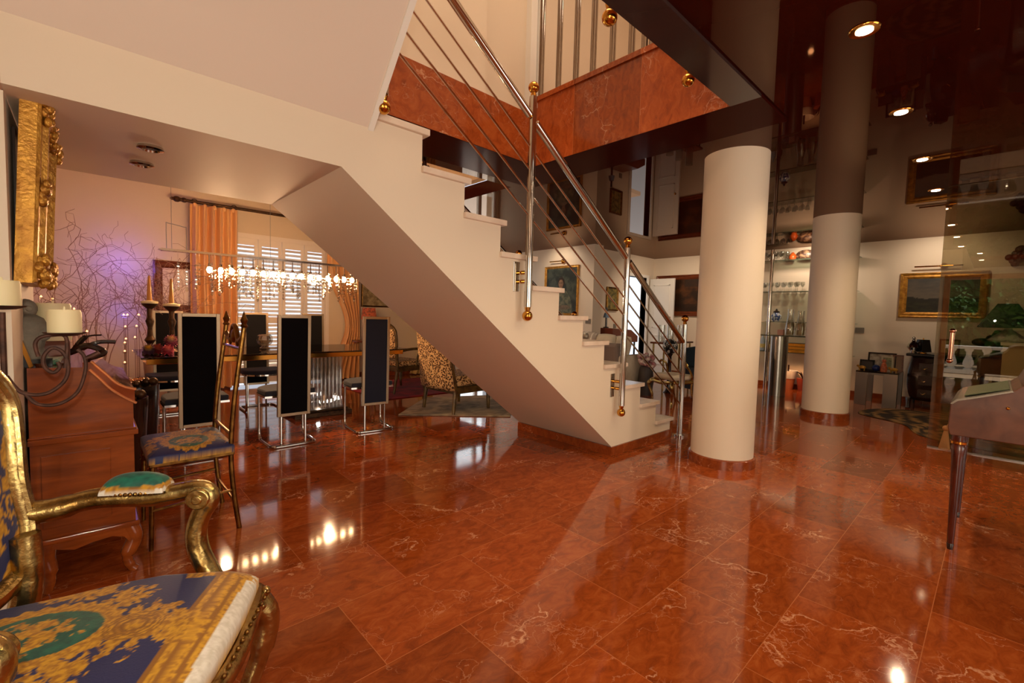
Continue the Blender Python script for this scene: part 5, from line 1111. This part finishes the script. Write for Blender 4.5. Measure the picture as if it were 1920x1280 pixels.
c = at(1262, 640, 'Y', 4.0); t = thing('console', 'narrow gilt console in the far living room carrying glass cylinders', 'table', (c.x, 4.0, 0)); cz = c.z
b = nb(); box(b, c.x-.55, c.x+.5, 3.86, 4.14, cz-.03, cz); obj('top', b, WOODB, t, smooth=0)
for sx in (-.5, .45):
    for y in (3.9, 4.1): b = nb(); cyl(b, (c.x+sx, y, 0), (c.x+sx, y, cz-.03), .016); obj('leg', b, GILT, t)
for k, (px, lab) in enumerate(((1240, 'clear glass cylinder, left of the three on the console'), (1257, 'clear glass cylinder, middle of the three on the console'), (1276, 'clear glass cylinder, right of the three on the console'))):
    q = at(px, 640, 'Y', 4.0); b = nb(); lathe(b, [(0, .0), (.06, .0), (.063, .3), (.058, .3), (.055, .01), (0, .01)], (q.x, 4.0, cz), 20); solo('glass_cylinder', b, GLASS, lab, 'vase')
q = at(1246, 658, 'Y', 3.85); 
t = thing('patterned_vase', 'black and white patterned round vase in front of the console', 'vase', (q.x-.25, 3.62, 0)); b = nb(); lathe(b, [(0, .0), (.09, 0), (.06, .02), (.03, .1), (.03, .6), (.05, .64)], (q.x-.25, 3.62, 0), 18); obj('stand', b, WOODD, t); b = nb(); ball(b, (q.x-.25, 3.62, .76), .12, (1, 1, 1.05), 20); obj('vase', b, mat('speckled_black', S(20, 20, 22), .3, col2=S(200, 196, 188), scale=22, ramp=(.52, .56)), t)
t = thing('dark_armchair', 'dark blue upholstered tub chair behind the gilded stool', 'armchair', (7.3, 3.2, 0)); b = nb(); lathe(b, [(.02, .1), (.34, .1), (.36, .3), (.36, .42), (0, .44)], (7.3, 3.2, 0), 24); obj('seat', b, mat('dark_blue_cloth', S(30, 34, 48), .9), t)
b = nb(); sheet(b, lambda u, v: Vector((7.3+.37*cos(-1.7+3.4*u), 3.2+.37*sin(-1.7+3.4*u), .3+(.5-.1*abs(2*u-1))*v)), 20, 4); obj('backrest', b, mat('green_blue_cloth', S(34, 44, 52), .9), t, solid=.08)
b = nb(); lathe(b, [(0, 0), (.2, 0), (.2, .1), (0, .1)], (7.3, 3.2, 0), 20); obj('base', b, WOODD, t)
# small things upstairs
p = at(1196, 92, 'Y', 2.2); p = at(1196, 90, 'X', 3.6); t = thing('dark_vase', 'dark round-topped vase on the upper hall floor behind the bars', 'vase', (3.6, p.y, 3.1)); b = nb(); lathe(b, [(0, 0), (.06, 0), (.09, .1), (.1, .24), (.07, .33), (0, .36)], (3.6, p.y, 3.1), 18); obj('body', b, BRONZE, t)
p = at(1213, 75, 'X', 3.5); t = thing('gilt_ornament', 'thin twisted gilt ornament standing in the upper hall behind the bars', 'ornament', (3.5, p.y, 3.1)); b = nb(); tube(b, spline([(3.5, p.y, 3.1), (3.5, p.y+.03, 3.25), (3.5, p.y-.02, 3.4), (3.5, p.y+.02, 3.6), (3.5, p.y, 3.7)], 5), .014, 8); lathe(b, [(0, 0), (.05, 0), (.04, .015), (0, .02)], (3.5, p.y, 3.1), 14); obj('body', b, GOLDF, t)
# ================================================================== OUTSIDE
def balustrade(name, label, x0, y0, x1, y1, n, zb):
    A_, B_ = Vector((x0, y0, zb)), Vector((x1, y1, zb)); t = thing(name, label, 'balustrade', (A_+B_)/2); d = (B_-A_).normalized(); w = Vector((-d.y, d.x, 0))
    def bar(b, z0, z1, h):
        c = [A_+w*h, A_-w*h, B_-w*h, B_+w*h]; va = [b.verts.new(q+Vector((0, 0, z0))) for q in c]; vb = [b.verts.new(q+Vector((0, 0, z1))) for q in c]
        b.faces.new(va[::-1]); b.faces.new(vb)
        for k in range(4): b.faces.new([va[k], va[(k+1) % 4], vb[(k+1) % 4], vb[k]])
    b = nb(); bar(b, .64, .72, .11); obj('top_rail', b, BALW, t, smooth=0, fix=True, bev=.01); b = nb(); bar(b, 0, .1, .1); obj('bottom_rail', b, BALW, t, smooth=0, fix=True)
    for k in range(n):
        q = A_.lerp(B_, (k+.5)/n); b = nb(); lathe(b, [(.09, .1), (.09, .13), (.06, .15), (.11, .25), (.10, .32), (.05, .48), (.055, .56), (.085, .6), (.085, .64)], q, 14); obj('baluster', b, BALW, t)
balustrade('balustrade', 'white stone balustrade on the garden terrace, seen reflected in the glass door', -4.4, -1.9, -4.4, 2.2, 13, 0)
balustrade('balustrade', 'white stone balustrade outside the bright second window', 4.3, 9.5, 8.3, 9.5, 18, 0)
b = nb(); box(b, -14, -2.8, -8, 8, -.14, -.02); box(b, 2, 13, 8.05, 16, -.14, -.02); struct('floor_terrace', b, GROUND, smooth=0)
def tree(x, y, h, r, seed, label):
    R = random.Random(seed); t = thing('garden_tree', label, 'tree', (x, y, -.05), group=None); b = nb()
    for k in range(3): tube(b, spline([(x+.1*k, y, -.05), (x+.1*k+R.gauss(0, .15), y+R.gauss(0, .15), h*.4), (x+R.gauss(0, .4), y+R.gauss(0, .4), h*.75)], 5), [.09-.006*i for i in range(11)], 7)
    obj('trunk', b, BARK, t)
    b = nb()
    for k in range(1500):
        while True:
            d = Vector((R.uniform(-1, 1), R.uniform(-1, 1), R.uniform(-1, 1)))
            if d.length < 1: break
        c = Vector((x, y, h*.78))+Vector((d.x*r, d.y*r, d.z*r*.8)); a = Vector((R.gauss(0, 1), R.gauss(0, 1), R.gauss(0, 1))).normalized(); e = a.orthogonal().normalized(); s = R.uniform(.06, .13)
        b.faces.new([b.verts.new(c+a*s), b.verts.new(c+e*s*.5), b.verts.new(c-a*s), b.verts.new(c-e*s*.5)])
    obj('foliage', b, LEAF, t, smooth=0)
tree(-6.4, 1.35, 2.2, .95, 1, 'leafy garden tree reflected behind the balustrade, nearest the landscape painting')
tree(-6.6, -.75, 2.3, 1.0, 2, 'leafy garden tree reflected over the black lamp shade')
tree(-6.5, 3.6, 2.6, 1.05, 3, 'leafy garden tree at the far side of the terrace')
R = random.Random(21); b = nb()
for k in range(9000):
    c = Vector((-9.2+R.gauss(0, .35), R.uniform(-6, 6), R.uniform(0, 4.6))); a = Vector((R.gauss(0, 1), R.gauss(0, 1), R.gauss(0, 1))).normalized(); e = a.orthogonal().normalized(); q = R.uniform(.12, .24)
    b.faces.new([b.verts.new(c+a*q), b.verts.new(c+e*q*.5), b.verts.new(c-a*q), b.verts.new(c-e*q*.5)])
t = thing('hedge', 'tall dense hedge closing off the garden terrace', 'hedge', (-9.2, 0, -.02)); obj('foliage', b, LEAF, t, smooth=0)
b = nb(); box(b, -9.9, -9.7, -6, 6, -.05, 4.2); obj('stems', b, BARK, t, smooth=0)  # plain backing box added behind the leaves, no stems modelled
tree(6.2, 12.0, 2.6, 1.4, 4, 'leafy tree beyond the balustrade of the bright window')
# ================================================================== LIGHT
W = bpy.data.worlds.new('sky'); SC.world = W; W.use_nodes = True
bg = W.node_tree.nodes['Background']; bg.inputs[0].default_value = (.78, .88, 1, 1); bg.inputs[1].default_value = 1.4
def light(name, typ, loc, e, col, r=.05, size=None, rot=None, spot=None):
    l = bpy.data.lights.new(name, typ); l.energy = e; l.color = col
    if typ == 'AREA':
        l.shape = 'RECTANGLE'; l.size, l.size_y = size
    elif typ == 'SUN': l.angle = .01
    else: l.shadow_soft_size = r
    if typ == 'SPOT': l.spot_size = spot[0]; l.spot_blend = spot[1]
    o = bpy.data.objects.new(name, l); COL.objects.link(o); o.location = loc
    if rot: o.rotation_euler = rot
    return o
WARM, TUNG, DAY = (1, .80, .60), (1, .62, .34), (.86, .93, 1)
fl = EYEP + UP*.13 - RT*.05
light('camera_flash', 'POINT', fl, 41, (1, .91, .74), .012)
for x in SPX + [1.47]: light('spot_glow', 'SPOT', (x, .5, 2.53), 50, (1, .74, .46), .03, spot=(2.4, .6))
for x in (1.0, 1.55, 2.1): light('chandelier_glow', 'POINT', (x, CY, 1.52), 44, (1, .60, .32), .03)
light('side_fill', 'AREA', (-2.5, -2.55, 1.45), 115, (1, .85, .64), size=(2.0, 1.8), rot=(PI/2, 0, -PI/2))  # added fill from behind the viewpoint, set in a made-up opening
light('front_fill', 'AREA', (2.9, -3.95, 1.4), 66, (1, .85, .64), size=(3.2, 1.9), rot=(PI/2, 0, 0))  # added fill from the right, set in a made-up opening
light('upper_hall_fill', 'AREA', (1.9, 1.6, 5.5), 62, WARM, size=(2.0, 1.6), rot=(0, 0, 0))  # soft fill added over the stairwell, no fitting modelled
light('upper_hall_glow', 'POINT', (4.2, 1.6, 4.9), 18, WARM, .15)  # second fill added deeper in the upper hall
light('blue_twig_light', 'POINT', (.33, 7.5, 1.72), 6, (.16, .13, 1), .03); light('blue_twig_light', 'POINT', (.34, 7.62, 1.1), 1.4, (.14, .12, 1), .03)
light('pedestal_light', 'POINT', (1.94, 5.34, .13), 3, (1, .9, .78), .02)
light('bar_glow', 'SPOT', (8.9, 2.4, .62), 14, (1, .5, .22), .04, rot=(0, 0, 0), spot=(2.6, .5))
light('bar_lamp', 'SPOT', (8.75, 2.3, 2.45), 36, WARM, .05, rot=(.9, 0, -PI/2), spot=(2.3, .8))
light('portrait_lamp', 'SPOT', (6.3, 5.9, 2.45), 14, WARM, .05, rot=(.9, 0, -PI/2), spot=(2.2, .8))
light('living_fill', 'SPOT', (8.0, 4.0, 2.5), 70, WARM, .08, rot=(.75, 0, -PI/2+.6), spot=(2.4, .8))  # fill added to brighten the living room, no lamp there
light('salon_lamp', 'SPOT', (8.6, .6, 2.48), 27, WARM, .06, rot=(.8, 0, -PI/2), spot=(2.4, .8))
light('sofa_fill', 'SPOT', (5.4, 4.9, 2.5), 40, WARM, .08, rot=(.5, 0, -PI/2), spot=(2.0, .8))  # fill added to lift the sofa and cushions, no lamp there
light('window_daylight', 'AREA', (5.9, 8.3, 1.2), 60, DAY, size=(1.9, 2.2), rot=(-PI/2, 0, 0))
light('sun', 'SUN', (0, 0, 10), 7, (1, .95, .85), rot=(.65, 0, 0))
VS = SC.view_settings; SC.display_settings.display_device = 'sRGB'; VS.view_transform = 'Standard'; VS.look = 'None'; VS.exposure = -.06; VS.gamma = 1; VS.use_curve_mapping = False
SC.cycles.max_bounces = 8; SC.cycles.transparent_max_bounces = 16; SC.cycles.sample_clamp_indirect = 4
